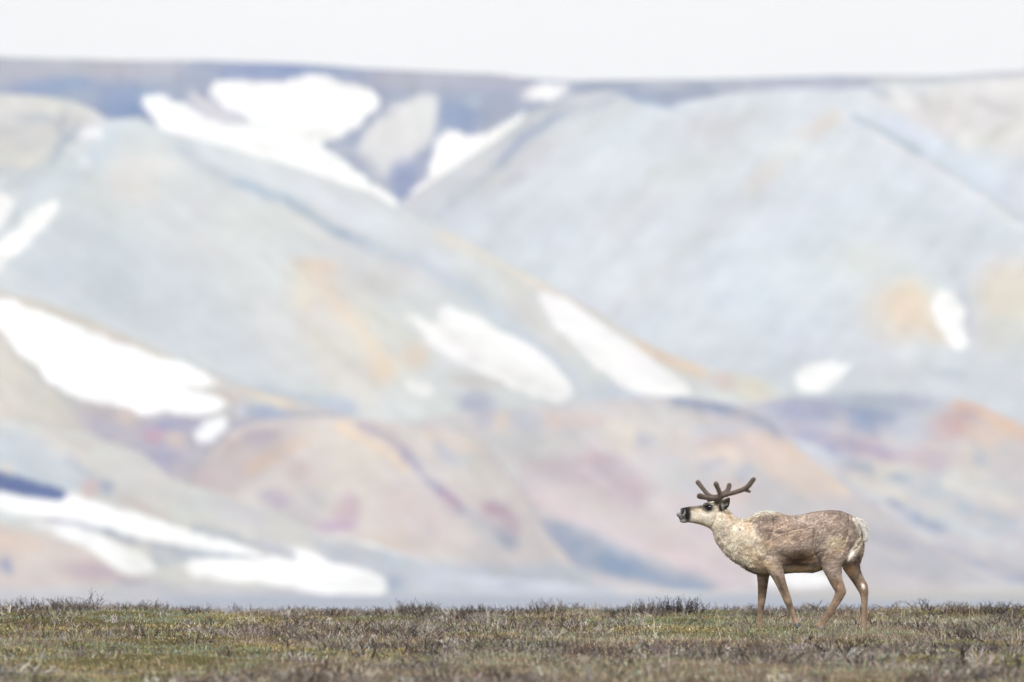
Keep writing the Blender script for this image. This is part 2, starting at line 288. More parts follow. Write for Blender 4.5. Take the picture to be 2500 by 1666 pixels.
layer('hill', [(-420,1500),(1500,1100),(1700,1010),(1850,985),(1930,968),(2010,972),(2060,990),(2200,1010),(2290,990),(2340,975),(2380,982),(2440,1010),(2500,1035),(2700,1120),(2920,1150)], 5500, (206,208,214), [
    ('e', (1950,1000), (110,40), 0, (188,192,209), .9), ('e', (2130,1000), (120,30), 4, (170,180,201), .85), ('e', (2240,1030), (70,40), -30, (196,204,216), .8),
    ('e', (2020,1080), (110,35), 10, (182,182,203), .9), ('e', (2120,1070), (26,18), 0, (208,194,198), .8), ('e', (2120,1110), (90,22), 0, (190,180,198), .8), ('e', (2060,1040), (70,20), 0, (196,198,212), .7),
    ('s', [(2340,985),(2420,1020),(2540,1080)], 24, (224,200,186), .95), ('e', (2330,1040), (60,38), -10, (206,186,190), .95), ('e', (2400,1060), (60,25), 20, (222,202,192), .8),
    ('e', (2380,1120), (60,50), 0, (214,208,204), .8), ('e', (2395,1115), (16,22), 0, (186,195,210), .8), ('e', (2270,1120), (60,30), 10, (202,188,194), .7), ('e', (2490,1140), (60,60), 0, (206,203,206), .8),
    ('s', [(1930,1080),(2010,1110),(2110,1130)], 15, (205,214,224), .9), ('s', [(1960,1060),(2040,1100)], 9, (172,180,205), .8), ('e', (2160,1145), (70,20), 5, (216,212,208), .9), ('e', (2080,1135), (30,14), 10, (182,192,208), .8), ('e', (2210,1165), (50,12), 0, (184,193,208), .8),
    ('e', (2050,1180), (40,16), 10, (180,190,208), .7), ('e', (2300,1200), (120,22), 10, (190,198,210), .8), ('e', (2430,1240), (120,28), 10, (214,210,210), .8), ('e', (2250,1250), (90,20), 12, (216,214,212), .8),
    ('e', (2350,1290), (140,18), 10, (184,190,206), .8), ('e', (2450,1330), (120,22), 5, (208,206,212), .8), ('e', (2250,1350), (120,22), 5, (204,200,208), .8), ('e', (2420,1390), (140,22), 2, (186,190,206), .8),
    ('p', [(2047,975),(2200,970),(2180,1030),(2130,1065),(2080,1050)], (160,174,199), 24, .8), ('e', (1975,1000), (70,26), 0, (176,184,206), .8),
    ('s', [(2084,1133),(2126,1146)], 10, (176,188,206), .9), ('s', [(2185,1165),(2215,1170)], 9, (174,186,206), .9), ('s', [(2095,1228),(2130,1236)], 12, (168,178,204), .9), ('s', [(2174,1225),(2205,1242)], 11, (164,178,202), .95), ('s', [(2233,1257),(2286,1295)], 14, (168,180,202), .9),
    ('s', [(2079,1172),(2206,1208)], 12, (220,217,210), .9), ('s', [(2238,1240),(2366,1296),(2472,1344)], 13, (208,215,220), .95), ('s', [(2310,1180),(2500,1230)], 14, (220,216,212), .8), ('s', [(2339,1232),(2480,1280)], 13, (184,196,210), .9), ('s', [(2126,1369),(2195,1406)], 14, (176,182,206), .9), ('s', [(2290,1340),(2420,1390)], 13, (186,192,208), .8), ('s', [(2120,1280),(2210,1330),(2330,1370)], 13, (216,208,206), .8), ('p', [(1990,1395),(2920,1395),(2920,1432),(1990,1432)], (182,186,206), 10, .8)], seed=5, relief=8, blotch=.2, sdir=(.9, .4))

layer('hill', [(-420,1500),(700,1200),(900,1050),(1000,1030),(1100,1012),(1200,1000),(1300,996),(1450,982),(1560,972),(1640,968),(1715,974),(1800,990),(1868,1014),(1917,1062),(2000,1140),(2080,1195),(2200,1280),(2350,1370),(2500,1440),(2920,1500)], 5150, (211,208,212), [
    ('e', (1180,1010), (26,40), 0, (190,192,208), .7), ('e', (1225,1035), (18,26), 0, (222,208,198), .8), ('e', (1360,1025), (30,18), 0, (216,202,198), .8), ('e', (1440,1030), (50,18), 0, (214,200,198), .7), ('e', (1280,1030), (40,30), 0, (192,196,206), .7),
    ('p', [(1100,1060),(1400,1060),(1400,1130),(1180,1120)], (205,206,207), 22, .8),
    ('e', (1530,1060), (60,45), 0, (220,217,211), .9), ('e', (1575,1075), (20,20), 0, (192,196,208), .9), ('e', (1620,1060), (26,26), 0, (216,215,214), .7), ('e', (1480,1120), (50,14), 0, (208,190,196), .8), ('e', (1660,1075), (20,26), 0, (222,212,206), .7),
    ('s', [(1620,990),(1740,1035),(1830,1060)], 12, (214,210,208), .8), ('s', [(1700,1048),(1850,1050)], 12, (204,210,220), .8), ('s', [(1720,1090),(1800,1075),(1850,1070)], 16, (208,192,192), .8),
    ('p', [(1690,1110),(1840,1050),(1900,1080),(1990,1150),(2060,1210),(1980,1220),(1850,1140)], (225,212,204), 20, .9), ('s', [(1880,1060),(1960,1120),(2060,1200)], 14, (229,211,198), .8),
    ('s', [(1700,1145),(1770,1120)], 9, (190,190,206), .8), ('s', [(1830,1140),(1790,1190)], 13, (188,194,212), .8), ('e', (1780,1200), (50,30), 0, (222,206,202), .7), ('e', (1660,1160), (60,30), 0, (206,206,208), .7),
    ('p', [(1250,1120),(1450,1110),(1600,1180),(1560,1260),(1350,1200)], (202,190,198), 30, .85), ('s', [(1290,1190),(1400,1220),(1560,1290),(1700,1340),(1850,1400)], 30, (215,206,209), .9), ('e', (1750,1280), (130,40), 20, (210,200,208), .7),
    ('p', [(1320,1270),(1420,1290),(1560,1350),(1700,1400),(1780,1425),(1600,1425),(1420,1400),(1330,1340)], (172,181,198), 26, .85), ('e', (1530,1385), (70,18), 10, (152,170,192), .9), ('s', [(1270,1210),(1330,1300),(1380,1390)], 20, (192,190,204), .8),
    ('e', (2080,1300), (110,50), 30, (214,210,212), .8), ('e', (2200,1330), (110,22), 20, (190,193,208), .8), ('e', (2030,1380), (120,30), 10, (208,202,208), .8), ('e', (2300,1400), (140,20), 10, (196,198,208), .8), ('p', [(1838,1418),(1870,1398),(1930,1386),(1990,1392),(2030,1410),(2046,1428),(1980,1436),(1890,1432)], (248,249,251), 7, 1), ('s', [(1650,978),(1720,988),(1790,1002)], 16, (160,173,198), .85), ('s', [(1790,1002),(1868,1030),(1900,1060)], 14, (172,180,200), .8), ('e', (1476,1369), (60,22), 25, (152,172,193), .9), ('s', [(1356,1294),(1489,1369),(1622,1422),(1728,1438)], 20, (162,176,198), .8), ('s', [(1303,1215),(1569,1325),(1781,1420)], 20, (217,206,210), .9)], seed=6, relief=8, blotch=.16, sdir=(.75, .65))

layer('hill', [(-420,1500),(250,1350),(400,1240),(500,1120),(570,1050),(640,1030),(740,1020),(860,1018),(960,1030),(1060,1046),(1150,1062),(1200,1100),(1250,1160),(1290,1230),(1330,1300),(1400,1380),(1500,1460),(2920,1500)], 4850, (221,215,213), [
    ('p', [(430,1180),(600,1040),(760,1020),(700,1110),(560,1230),(480,1280)], (205,194,197), 28, .85), ('s', [(600,1150),(680,1110),(760,1060)], 17, (216,196,184), .8), ('e', (640,1060), (50,16), -10, (196,186,198), .8), ('e', (560,1085), (18,14), 0, (214,190,186), .6),
    ('s', [(830,1042),(900,1085),(960,1120),(990,1140)], 16, (235,215,198), .95), ('s', [(760,1060),(800,1100),(790,1180)], 30, (216,208,205), .8), ('e', (730,1145), (40,26), 40, (205,192,194), .6), ('e', (870,1180), (80,90), 30, (217,211,206), .8), ('e', (740,1240), (80,50), 0, (206,205,206), .8),
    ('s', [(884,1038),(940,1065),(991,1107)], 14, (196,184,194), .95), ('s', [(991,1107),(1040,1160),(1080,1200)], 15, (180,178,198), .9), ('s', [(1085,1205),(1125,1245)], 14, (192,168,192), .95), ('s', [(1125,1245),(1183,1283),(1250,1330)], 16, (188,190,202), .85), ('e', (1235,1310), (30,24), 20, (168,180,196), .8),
    ('s', [(1040,1060),(1140,1090),(1160,1100)], 13, (229,215,206), .9), ('s', [(1070,1085),(1110,1130)], 13, (190,192,208), .8), ('e', (1130,1130), (28,18), 0, (204,212,222), .9), ('e', (1150,1170), (60,45), 30, (216,211,207), .8), ('e', (1060,1140), (24,34), 20, (216,214,208), .6),
    ('e', (1210,1245), (38,20), 10, (200,178,192), .9), ('e', (1250,1280), (26,30), 0, (206,192,202), .8), ('e', (850,1250), (30,42), 0, (204,184,196), .8), ('e', (820,1285), (50,16), 0, (198,180,202), .8), ('e', (670,1215), (40,18), 20, (192,184,202), .8), ('e', (1020,1260), (90,50), 30, (218,204,206), .7), ('e', (980,1320), (90,30), 10, (217,206,200), .9),
    ('s', [(1150,1270),(1220,1340)], 14, (210,210,214), .7), ('p', [(900,1370),(1500,1380),(1560,1500),(900,1500)], (202,208,218), 18, .95)], seed=7, relief=7, blotch=.16, sdir=(.75, .65))

layer('hill', [(-420,900),(0,1018),(110,1034),(230,1066),(300,1090),(345,1107),(421,1168),(480,1190),(560,1210),(690,1262),(765,1298),(900,1325),(1060,1378),(1200,1410),(1600,1440),(2920,1500)], 4500, (216,216,214), [
    ('p', [(-420,1020),(60,1050),(160,1110),(250,1180),(180,1200),(-420,1150)], (207,215,223), 22, .9), ('e', (15,1145), (22,14), 0, (222,215,205), .7), ('s', [(120,1050),(210,1090)], 12, (204,200,200), .6), ('s', [(170,1120),(220,1160)], 9, (192,198,210), .7),
    ('e', (225,1190), (22,26), 40, (218,196,200), .8), ('e', (262,1190), (20,16), 40, (176,186,206), .9), ('s', [(300,1215),(400,1260)], 9, (208,194,194), .7), ('e', (560,1245), (110,26), 15, (212,214,217), .7), ('s', [(470,1285),(600,1320),(760,1370)], 10, (188,194,206), .8),
    ('p', [(-420,1120)]+r7((0,390),(200,450),(400,515),(430,560),(380,600),(200,570),(0,530))+[(-420,1170)], (126,146,180), 5, 1),
    ('p', [(100,1262),(260,1262),(460,1320),(640,1350),(700,1370),(460,1370),(380,1390),(360,1330),(200,1290)], (196,202,211), 9, .95), ('s', [(120,1275),(220,1290),(330,1325)], 6, (180,188,202), .8),
    ('p', [(-420,1290),(0,1280),(120,1310),(230,1350),(290,1400),(380,1420),(360,1500),(-420,1500)], (215,206,203), 12, .95), ('e', (18,1385), (14,24), -20, (170,180,202), .9), ('e', (220,1395), (70,22), 8, (202,188,198), .9), ('e', (320,1425), (40,10), 0, (188,182,200), .8), ('e', (30,1320), (60,22), 10, (222,206,196), .8), ('e', (90,1400), (40,20), 0, (212,208,208), .7),
    ('p', [(400,1425),(800,1440),(1500,1425),(1500,1500),(-420,1500),(-420,1455)], (205,207,213), 8, .9), ('p', [(560,1472),(1000,1462),(2920,1455),(2920,1500),(560,1500)], (188,195,210), 8, .8),
    ('p', [(760,1320),(1000,1350),(1500,1400),(1500,1450),(850,1450)], (199,207,217), 12, .9), ('e', (960,1420), (30,22), 0, (182,192,210), .8), ('e', (1060,1410), (40,26), 0, (214,218,228), .8), ('e', (1180,1415), (60,18), 0, (210,216,226), .8), ('e', (1350,1420), (60,14), 0, (208,216,226), .8), ('e', (1250,1435), (26,12), 0, (186,195,212), .7),
    ('p', [(-420,1180)]+r7((0,535),(150,560),(380,590),(430,550),(500,560),(700,620),(900,680),(1150,760),(1400,830),(1600,890),(1720,940),(1650,950),(1400,900),(1150,870),(900,830),(700,760),(450,710),(300,690),(150,680),(0,640))+[(-420,1230)], SNOW, 5, 1),
    ('p', r7((0,655),(200,690),(330,740),(500,740),(640,800),(760,870),(900,920),(980,980),(1000,1030),(900,1050),(800,1040),(700,1000),(620,930),(480,850),(350,800),(200,740),(0,690)), (247,248,249), 6, .95), ('e', (30,1265), (70,9), 5, (216,222,226), .8),
    ('p', r7((1170,1000),(1220,950),(1350,960),(1650,970),(1760,940),(1850,970),(1900,960),(1870,900),(1950,900),(2100,970),(2352,1020))+r8((200,1010),(350,1070),(375,1150),(340,1190),(0,1180))+r7((2000,1160),(1700,1110),(1400,1080),(1220,1060)), SNOW, 6, 1),
    ('s', r8((60,790),(300,860),(640,950)), 9, (243,244,247), .95)], seed=8, relief=6, blotch=.1, sdir=(.9, .4))

# ------------------------------------------------------------------ ground
PY = [0, 40, 79, 108.5, 122, 128, 135, 150, 200, 400, 1000, 2000, 3000, 4000, 4600, 9000]
PZ = [-1.42, -1.08, -.760, -.534, -.43, -.43, -.49, -.85, -2.4, -8, -14, -12.5, -9.6, -9.0, -8.4, -8.4]
def ground_z(x, y):
    z = np.interp(y, PY, PZ)
    near = sstep(20, 60, y)*(1-sstep(130, 160, y))
    bumps = .16*np.abs(fbm(x*1.3+5, y*.55, 2)) - .045 + .05*fbm(x*.5, y*.2, 2) + .03*fbm(x*4, y*3, 2)
    u = x/np.maximum(y, 1)*FPX+1250
    crest = np.interp(u, [-800,0,120,260,420,650,850,1100,1400,1650,2100,2500,3300], [.03,.03,.032,.035,.018,-.012,-.018,.0,.008,.012,.0,.012,.015])*sstep(100, 120, y)*(1-sstep(126, 140, y))
    feet = np.exp(-((x-2.55)/1.3)**2-((y-108.5)/2.5)**2)
    crest = crest+.05*fbm(x*.9+60, y*.3, 3)*sstep(112, 119, y)*(1-sstep(130, 140, y))
    return z+near*bumps*(1-feet)+crest

def ground_col(x, y):
    """type weights: 0 olive moss, 1 grey twigs, 2 straw, 3 pale green"""
    a = fbm(x*.55+3, y*.18+1, 4); b = fbm(x*.5+40, y*.16+7, 4); c = fbm(x*.9+90, y*.3, 3)
    return a, b, c
yy = np.concatenate([np.linspace(1, 70, 40), np.linspace(70.3, 140, 330), 140*np.exp(np.linspace(.03, math.log(8900/140), 60))])
tx = np.linspace(-1, 1, 321)
hw = np.where(yy < 160, 12+.05*yy, np.minimum(2900, 20+.40*(yy-160)+.0))
X = tx[None]*hw[:, None]; Yg = np.broadcast_to(yy[:, None], X.shape)
Z = ground_z(X, Yg)
a, b, c = ground_col(X.ravel(), Yg.ravel())
Cn = np.where((a > .02)[:, None], lin((104,98,62)), np.where((b > .02)[:, None], lin((92,84,78)), lin((122,108,88))))*.5
Uf = X/Yg*FPX+1250; Vf = HOR-Z/Yg*FPX
Pf = np.stack([Uf.ravel(), Vf.ravel()], 1)
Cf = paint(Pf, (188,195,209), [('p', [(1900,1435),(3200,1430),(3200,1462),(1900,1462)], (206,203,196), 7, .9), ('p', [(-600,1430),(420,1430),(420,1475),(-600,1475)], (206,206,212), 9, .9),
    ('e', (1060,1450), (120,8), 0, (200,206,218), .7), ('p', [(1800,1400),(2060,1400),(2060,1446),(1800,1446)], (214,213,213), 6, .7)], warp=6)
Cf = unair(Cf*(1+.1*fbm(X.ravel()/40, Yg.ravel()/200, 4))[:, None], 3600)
far = sstep(300, 1500, Yg.ravel())[:, None]
m_ground = mat_attr('tundra_soil', rough=1, spec=.05, noise=.25, nscale=6)
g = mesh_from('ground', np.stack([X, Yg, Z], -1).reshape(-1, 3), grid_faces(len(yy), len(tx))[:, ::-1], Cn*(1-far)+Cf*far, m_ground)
tag(g, kind='structure')

# ------------------------------------------------------------------ tundra plants (stuff) and the shrubs that stand out
# photographs' plant colours -> surface colours
def plant(cols, k=.62): return lin(np.array(cols))*k
def jitter(C, s=.25, h=.045):
    n = len(C); return C*np.exp(rng.normal(0, s, (n, 1)))*np.exp(rng.normal(0, h, (n, 3)))
def scatter(n, y0=75, y1=131, pad=4.2):
    y = np.sqrt(rng.random(n)*(y1**2-y0**2)+y0**2); hw_ = .0455*y+pad
    x = (rng.random(n)*2-1)*hw_
    return x, y
def feet_keep(x, y):
    # trampled: no tall plants right at the animal's legs
    return ~((np.abs(y-108.4) < .45) & (x > 1.9) & (x < 3.4))
HOOF_X = [(1166, -.12), (842, .12), (1320, -.142), (1728, .13)]
def off_hooves(x, y, r=.13, keep=.25):
    m = np.ones(len(x), bool)
    for cu_, yy_ in HOOF_X:
        hx = (1620+cu_/3.563-1250)/FPX*SUBJ
        m &= ~((np.hypot((x-hx)/1.1, (y-SUBJ-yy_+.16)/2.4) < r) & (rng.random(len(x)) > keep))
    return m
def blades(x, y, h, wd, lean, C, droop=.25):
    n = len(x); z = ground_z(x, y)-.01
    th = rng.random(n)*2*np.pi; ph = rng.random(n)*np.pi
    ld = np.stack([np.cos(th), np.sin(th), np.zeros(n)], 1)*(lean*h)[:, None]
    sd_ = np.stack([np.cos(ph), np.sin(ph), np.zeros(n)], 1)*(wd/2)[:, None]
    B = np.stack([x, y, z], 1); up = np.array([0, 0, 1.0])
    M = B+ld*.38+up*(h*.58)[:, None]; T = B+ld+up*(h*(1-droop*lean))[:, None]
    V = np.stack([B-sd_, B+sd_, M-sd_*.7, M+sd_*.7, T], 1).reshape(-1, 3)
    i = np.arange(n)[:, None]*5
    F = np.concatenate([i+[0, 1, 3], i+[0, 3, 2], i+[2, 3, 4]])
    return V, F, np.repeat(C, 5, 0)

def choose(pal, n):
    return np.array(pal)[rng.integers(0, len(pal), n)]
m_leaf = mat_attr('dry_tundra_plants', rough=.85, spec=.15, trans=.25)
m_twig = mat_attr('grey_twig_bark', rough=.85, spec=.25)

def merge(parts):
    V = []; F = []; C = []; o = 0
    for v, f, c_ in parts:
        V.append(v); F.append(f+o); C.append(c_); o += len(v)
    return np.concatenate(V), np.concatenate(F), np.concatenate(C)
# 1 moss and crowberry cushions: dense short leaves
N = 500000
x, y = scatter(N); k = off_hooves(x, y, .12, .6); x, y = x[k], y[k]; N = len(x); a, b, c = ground_col(x, y); k = (a > -.01+.08*rng.random(N)-.04+.10*sstep(97, 84, y)); x, y, c = x[k], y[k], c[k]
pal = plant([(152,144,100),(164,154,108),(124,116,78),(150,126,86),(180,168,118),(96,88,62),(162,138,102),(196,184,140)], .80)
C = jitter(choose(pal, len(x))*(1+.8*c)[:, None]); h = .010+.020*rng.random(len(x))+.12*np.clip(c, 0, .15)
moss = blades(x, y, h, .008+.007*rng.random(len(x)), .5+.5*rng.random(len(x)), C)
# green flecks
x, y = scatter(135000); a, b, c = ground_col(x+30, y); k = c > .03-.06*sstep(100,86,y); x, y = x[k], y[k]
C = jitter(choose(plant([(140,160,118),(156,172,140),(150,166,156),(172,184,172),(124,140,96)], .7), len(x))); gr = blades(x, y, .03+.03*rng.random(len(x)), .008+0*x, .6+0*x, C)
v, f, c = merge([moss, gr])
o = mesh_from('moss', v, f, c, m_leaf, smooth=False); tag(o, 'low olive green moss and crowberry mats covering the tundra under the caribou', 'moss', kind='stuff')
# 2 straw grass
N = 350000
x, y = scatter(N); k = off_hooves(x, y); x, y = x[k], y[k]; N = len(x); a, b, c = ground_col(x, y); wgt = sstep(.04, -.06, a)*.8+.08+.35*sstep(98, 84, y); k = rng.random(N) < wgt; x, y, c = x[k], y[k], c[k]
pal = plant([(200,186,156),(186,168,138),(160,140,118),(220,210,184),(146,124,102),(178,154,124),(120,104,90)], .80)
C = jitter(choose(pal, len(x))*(1+.5*c)[:, None]); h = .03+.075*rng.random(len(x))**2
g1 = blades(x, y, h, .0022+.002*rng.random(len(x)), .3+1.1*rng.random(len(x)), C)
x, y = scatter(1300); k = feet_keep(x, y); x, y = x[k], y[k]; h = .12+.12*rng.random(len(x))
g2 = blades(x, y, h, .0035+0*x, .1+.5*rng.random(len(x)), jitter(choose(plant([(214,202,172),(222,210,184)], .75), len(x))))
xs = np.array([955, 1192, 1215, 1345, 1352, 1440, 1532, 1538, 1546, 1740, 1752, 1765, 2205, 2470, 240, 700.]); ys = np.full(len(xs), 119.5); xs = (xs-1250)/FPX*ys
g3 = blades(xs, ys, .15+.14*rng.random(len(xs)), .005+0*xs, .2+.4*rng.random(len(xs)), jitter(np.tile(plant([(222,214,196)], .8), (len(xs), 1))))
v, f, c = merge([g1, g2, g3])
o = mesh_from('grass', v, f, c, m_leaf, smooth=False); tag(o, 'dry straw coloured grass growing all over the tundra slope', 'grass', kind='stuff')

# 3 twigs
def twig_shrub(h, n, spread, seed, leaves=0, fine=1.0):
    """branches as three sided tapering sticks; returns V,F,kind(0 bark,1 leaf)"""
    r = np.random.default_rng(seed); P0 = []; P1 = []; R0 = []; R1 = []; tips = []
    for i in range(n):
        th = r.random()*2*np.pi; rad = spread*math.sqrt(r.random())*.55
        p = np.array([math.cos(th)*rad, math.sin(th)*rad, -.01]); d = np.array([math.cos(th)*.75*r.random(), math.sin(th)*.75*r.random(), 1.0]); d /= np.linalg.norm(d)
        Ln = h*(.55+.5*r.random()); k = 4; rr = .0038*fine
        for s in range(k):
            q = p+d*Ln/k; P0.append(p); P1.append(q); R0.append(rr); R1.append(rr*.78); rr *= .78
            if s >= 1 or r.random() < .5:
                for b_ in range(1 if r.random() < .55 else 2):
                    e = d+r.normal(0, .62, 3); e[2] = abs(e[2])*.7+.25; e /= np.linalg.norm(e); l2 = Ln*(.16+.22*r.random())
                    t = q+e*l2; P0.append(q); P1.append(t); R0.append(rr*.85); R1.append(rr*.45); tips.append(t)
                    if r.random() < .6:
                        e2 = e+r.normal(0, .5, 3); e2 /= np.linalg.norm(e2); m_ = q+e*l2*.5; P0.append(m_); P1.append(m_+e2*l2*.6); R0.append(rr*.6); R1.append(rr*.35)
            d = d+r.normal(0, .24, 3); d[2] = max(d[2], .25); d /= np.linalg.norm(d); p = q
        tips.append(p)
    P0, P1, R0, R1 = map(np.array, (P0, P1, R0, R1)); D = P1-P0; D /= np.linalg.norm(D, axis=1)[:, None]+1e-9
    A = np.cross(D, [.3, .9, .2]); A /= np.linalg.norm(A, axis=1)[:, None]+1e-9; B = np.cross(D, A)
    V = []
    for P, Rr in ((P0, R0), (P1, R1)):
        for q in range(3):
            t = q*2*np.pi/3; V.append(P+(A*math.cos(t)+B*math.sin(t))*Rr[:, None])
    V = np.stack(V, 1).reshape(-1, 3); i = np.arange(len(P0))[:, None]*6
    F = np.concatenate([i+f_ for f_ in ([0,1,4],[0,4,3],[1,2,5],[1,5,4],[2,0,3],[2,3,5])])
    kd = np.zeros(len(V))
    if leaves:
        T = np.array(tips); T = T[r.integers(0, len(T), leaves)]+r.normal(0, .008, (leaves, 3)); s1 = r.normal(0, .004, (leaves, 3)); s2 = r.normal(0, .004, (leaves, 3))
        LV = np.stack([T, T+s1, T+s2], 1).reshape(-1, 3); LF = np.arange(leaves*3).reshape(-1, 3)+len(V)
        V = np.concatenate([V, LV]); F = np.concatenate([F, LF]); kd = np.concatenate([kd, np.ones(len(LV))])
    return V, F, kd
protos = [twig_shrub(.085, 5, .10, s, leaves=10) for s in range(8)]
N = 14000
x, y = scatter(N); k = off_hooves(x, y, .2, 0); x, y = x[k], y[k]; N = len(x); a, b, c = ground_col(x, y); wgt = (.10+.9*sstep(-.02, .08, b)+.25*sstep(116, 121, y))*(1-.7*sstep(.0, .07, a)); k = (rng.random(N) < wgt); x, y = x[k], y[k]
bark = plant([(116,107,104),(76,69,68),(154,147,143),(196,188,182),(108,90,80),(70,60,60)], .72); leafc = plant([(150,140,90),(160,130,90),(170,160,130)], .6)
z = ground_z(x, y); parts = []
for pi in range(8):
    kk = np.where(np.arange(len(x)) % 8 == pi)[0]; V0, F0, kd = protos[pi]; m = len(kk)
    th = rng.random(m)*2*np.pi; big = rng.random(m) < .025; sc = (.55+.75*rng.random(m))*np.where(big, 1.6, 1)*np.where(feet_keep(x[kk], y[kk]), 1, .6); ct, st_ = np.cos(th), np.sin(th)
    V = np.stack([(V0[None, :, 0]*ct[:, None]-V0[None, :, 1]*st_[:, None])*1.5, (V0[None, :, 0]*st_[:, None]+V0[None, :, 1]*ct[:, None])*1.5, np.broadcast_to(V0[None, :, 2], (m, len(V0)))], -1)*sc[:, None, None]
    V += np.stack([x[kk], y[kk], z[kk]], 1)[:, None]
    F = F0[None]+(np.arange(m)*len(V0))[:, None, None]
    cb = choose(bark, m); cb[big] = choose(bark[[1, 5, 0]], int(big.sum())); cb = jitter(cb); cl = jitter(choose(leafc, m)); C = np.where(kd[None, :, None] > 0, cl[:, None], cb[:, None])
    parts.append((V.reshape(-1, 3), F.reshape(-1, 3), C.reshape(-1, 3)))

v, f, c = merge(parts)
o = mesh_from('heath_twigs', v, f, c, m_twig, smooth=False); tag(o, 'bare grey woody twigs of dwarf heath spread across the tundra slope', 'heath', kind='stuff')

# litter: small dead twiglets lying in all directions, fills the gaps
N = 168000
x, y = scatter(N); k = off_hooves(x, y); x, y = x[k], y[k]; N = len(x); a, b, c = ground_col(x, y); k = rng.random(N) < (.12+.88*sstep(-.04, .08, b))*(1-.75*sstep(.0, .06, a)); x, y = x[k], y[k]
C = jitter(choose(plant([(120,112,114),(170,164,162),(76,70,72),(214,208,202),(146,126,108),(70,62,60)], .78), len(x)), .3)
v, f, c = blades(x, y, .025+.05*rng.random(len(x)), .003+.004*rng.random(len(x)), .5+1.6*rng.random(len(x)), C, droop=.3)
o = mesh_from('plant_litter', v, f, c, m_twig, smooth=False); tag(o, 'grey and brown dead stems and leaf litter between the living plants', 'litter', kind='stuff')

SHR = [  # photo column, depth, height, width, stems, label
    (60, 121.5, 0.181, .38, 61, 'dark bare dwarf shrub on the skyline at the far left edge of the ridge'),
    (165, 121.0, 0.163, .38, 58, 'dark bare dwarf shrub on the skyline just left of the tallest thin spike'),
    (222, 121.8, 0.215, .16, 14, 'bare dwarf shrub with one thin twig rising highest above the left skyline'),
    (375, 122.5, 0.138, .30, 36, 'small dark twiggy shrub on the mossy hump right of the left skyline shrubs'),
    (480, 122.0, 0.129, .3, 36, 'pale thinly branched shrub where the left part of the ridge dips'),
    (1010, 122.0, 0.155, .42, 41, 'brown twiggy shrub with reddish stems, left of centre on the ridge line'),
    (1160, 122.3, 0.129, .44, 36, 'low sprawling black twiggy shrub at the centre of the ridge line'),
    (1335, 121.8, 0.181, .36, 41, 'brown upright twiggy shrub with fine pale tips, standing right of centre on the skyline'),
    (1510, 121.5, 0.138, .28, 36, 'small grey shrub beside the largest shrub, on its left side'),
    (1590, 121.5, 0.181, .38, 65, 'left half of the largest dark shrub clump in front of the caribou'),
    (1665, 121.3, 0.189, .38, 73, 'largest and densest dark shrub on the ridge, nearest the caribou on its left'),
    (2340, 121.5, 0.129, .4, 43, 'low tangled dark shrub on the ridge right of the caribou'),
    (2440, 121.3, 0.155, .34, 48, 'dark twisted shrub on the ridge near the right edge of the view')]
for i, (u, Yd, h, wd, n, lab) in enumerate(SHR):
    X0 = (u-1250)/FPX*Yd; Z0 = float(ground_z(np.array([X0]), np.array([Yd]))[0])
    V, F, kd = twig_shrub(h, n, wd, 100+i, leaves=40, fine=1.25)
    cb = bark[[1, 0, 5, 4][i % 4]]*.85
    C = jitter(np.tile(cb, (len(V), 1)), .12, .03); C = np.where(kd[:, None] > 0, leafc[i % 3], C)
    o = mesh_from('dwarf_shrub', V, F, C, m_twig, smooth=False); o.location = (X0, Yd, Z0)
    tag(o, lab, 'shrub', 'bare dwarf shrubs along the ridge')

# ------------------------------------------------------------------ caribou
# drawn in crop pixels (cu, cv) of the photo region 1620..2160 x 1140..1580
K = 3.563; CU0, CV0 = 1160.0, 1412.0
UNIT = SUBJ/FPX/K
root_uv = (1620+CU0/K, 1140+CV0/K)
root_p = px(np.array(root_uv[0]), np.array(root_uv[1]), SUBJ)
car = bpy.data.objects.new('caribou', None); COL.objects.link(car); car.location = Vector([float(q) for q in root_p]); car.empty_display_size = .3
tag(car, 'caribou with velvet antlers and a moulting coat walking left across the tundra', 'caribou')
def w3(cu, cv, y): return np.array([(cu-CU0)*UNIT, y, (CV0-cv)*UNIT])
def ring_loft(secs, n=24, ex=2.0):
    """secs: (p_top(2), p_bot(2), halfwidth m, y centre m)"""
    V = []
    for (T, B, hwid, yc) in secs:
        T = np.array(T, float); B = np.array(B, float); c_ = (T+B)/2; hv = (T-B)/2
        for k in range(n):
            t = 2*np.pi*k/n; ct, st_ = math.cos(t), math.sin(t)
            ct = math.copysign(abs(ct)**(2/ex), ct); st_ = math.copysign(abs(st_)**(2/ex), st_)
            q = c_+hv*ct; V.append(w3(q[0], q[1], yc+hwid*st_))
    m = len(secs); i = np.arange(m*n).reshape(m, n); j = np.roll(i, -1, 1)
    F = [tuple(q) for q in np.stack([i[:-1], j[:-1], j[1:], i[1:]], -1).reshape(-1, 4)]
    F += [tuple(i[0][::-1]), tuple(i[-1])]
    return V, F
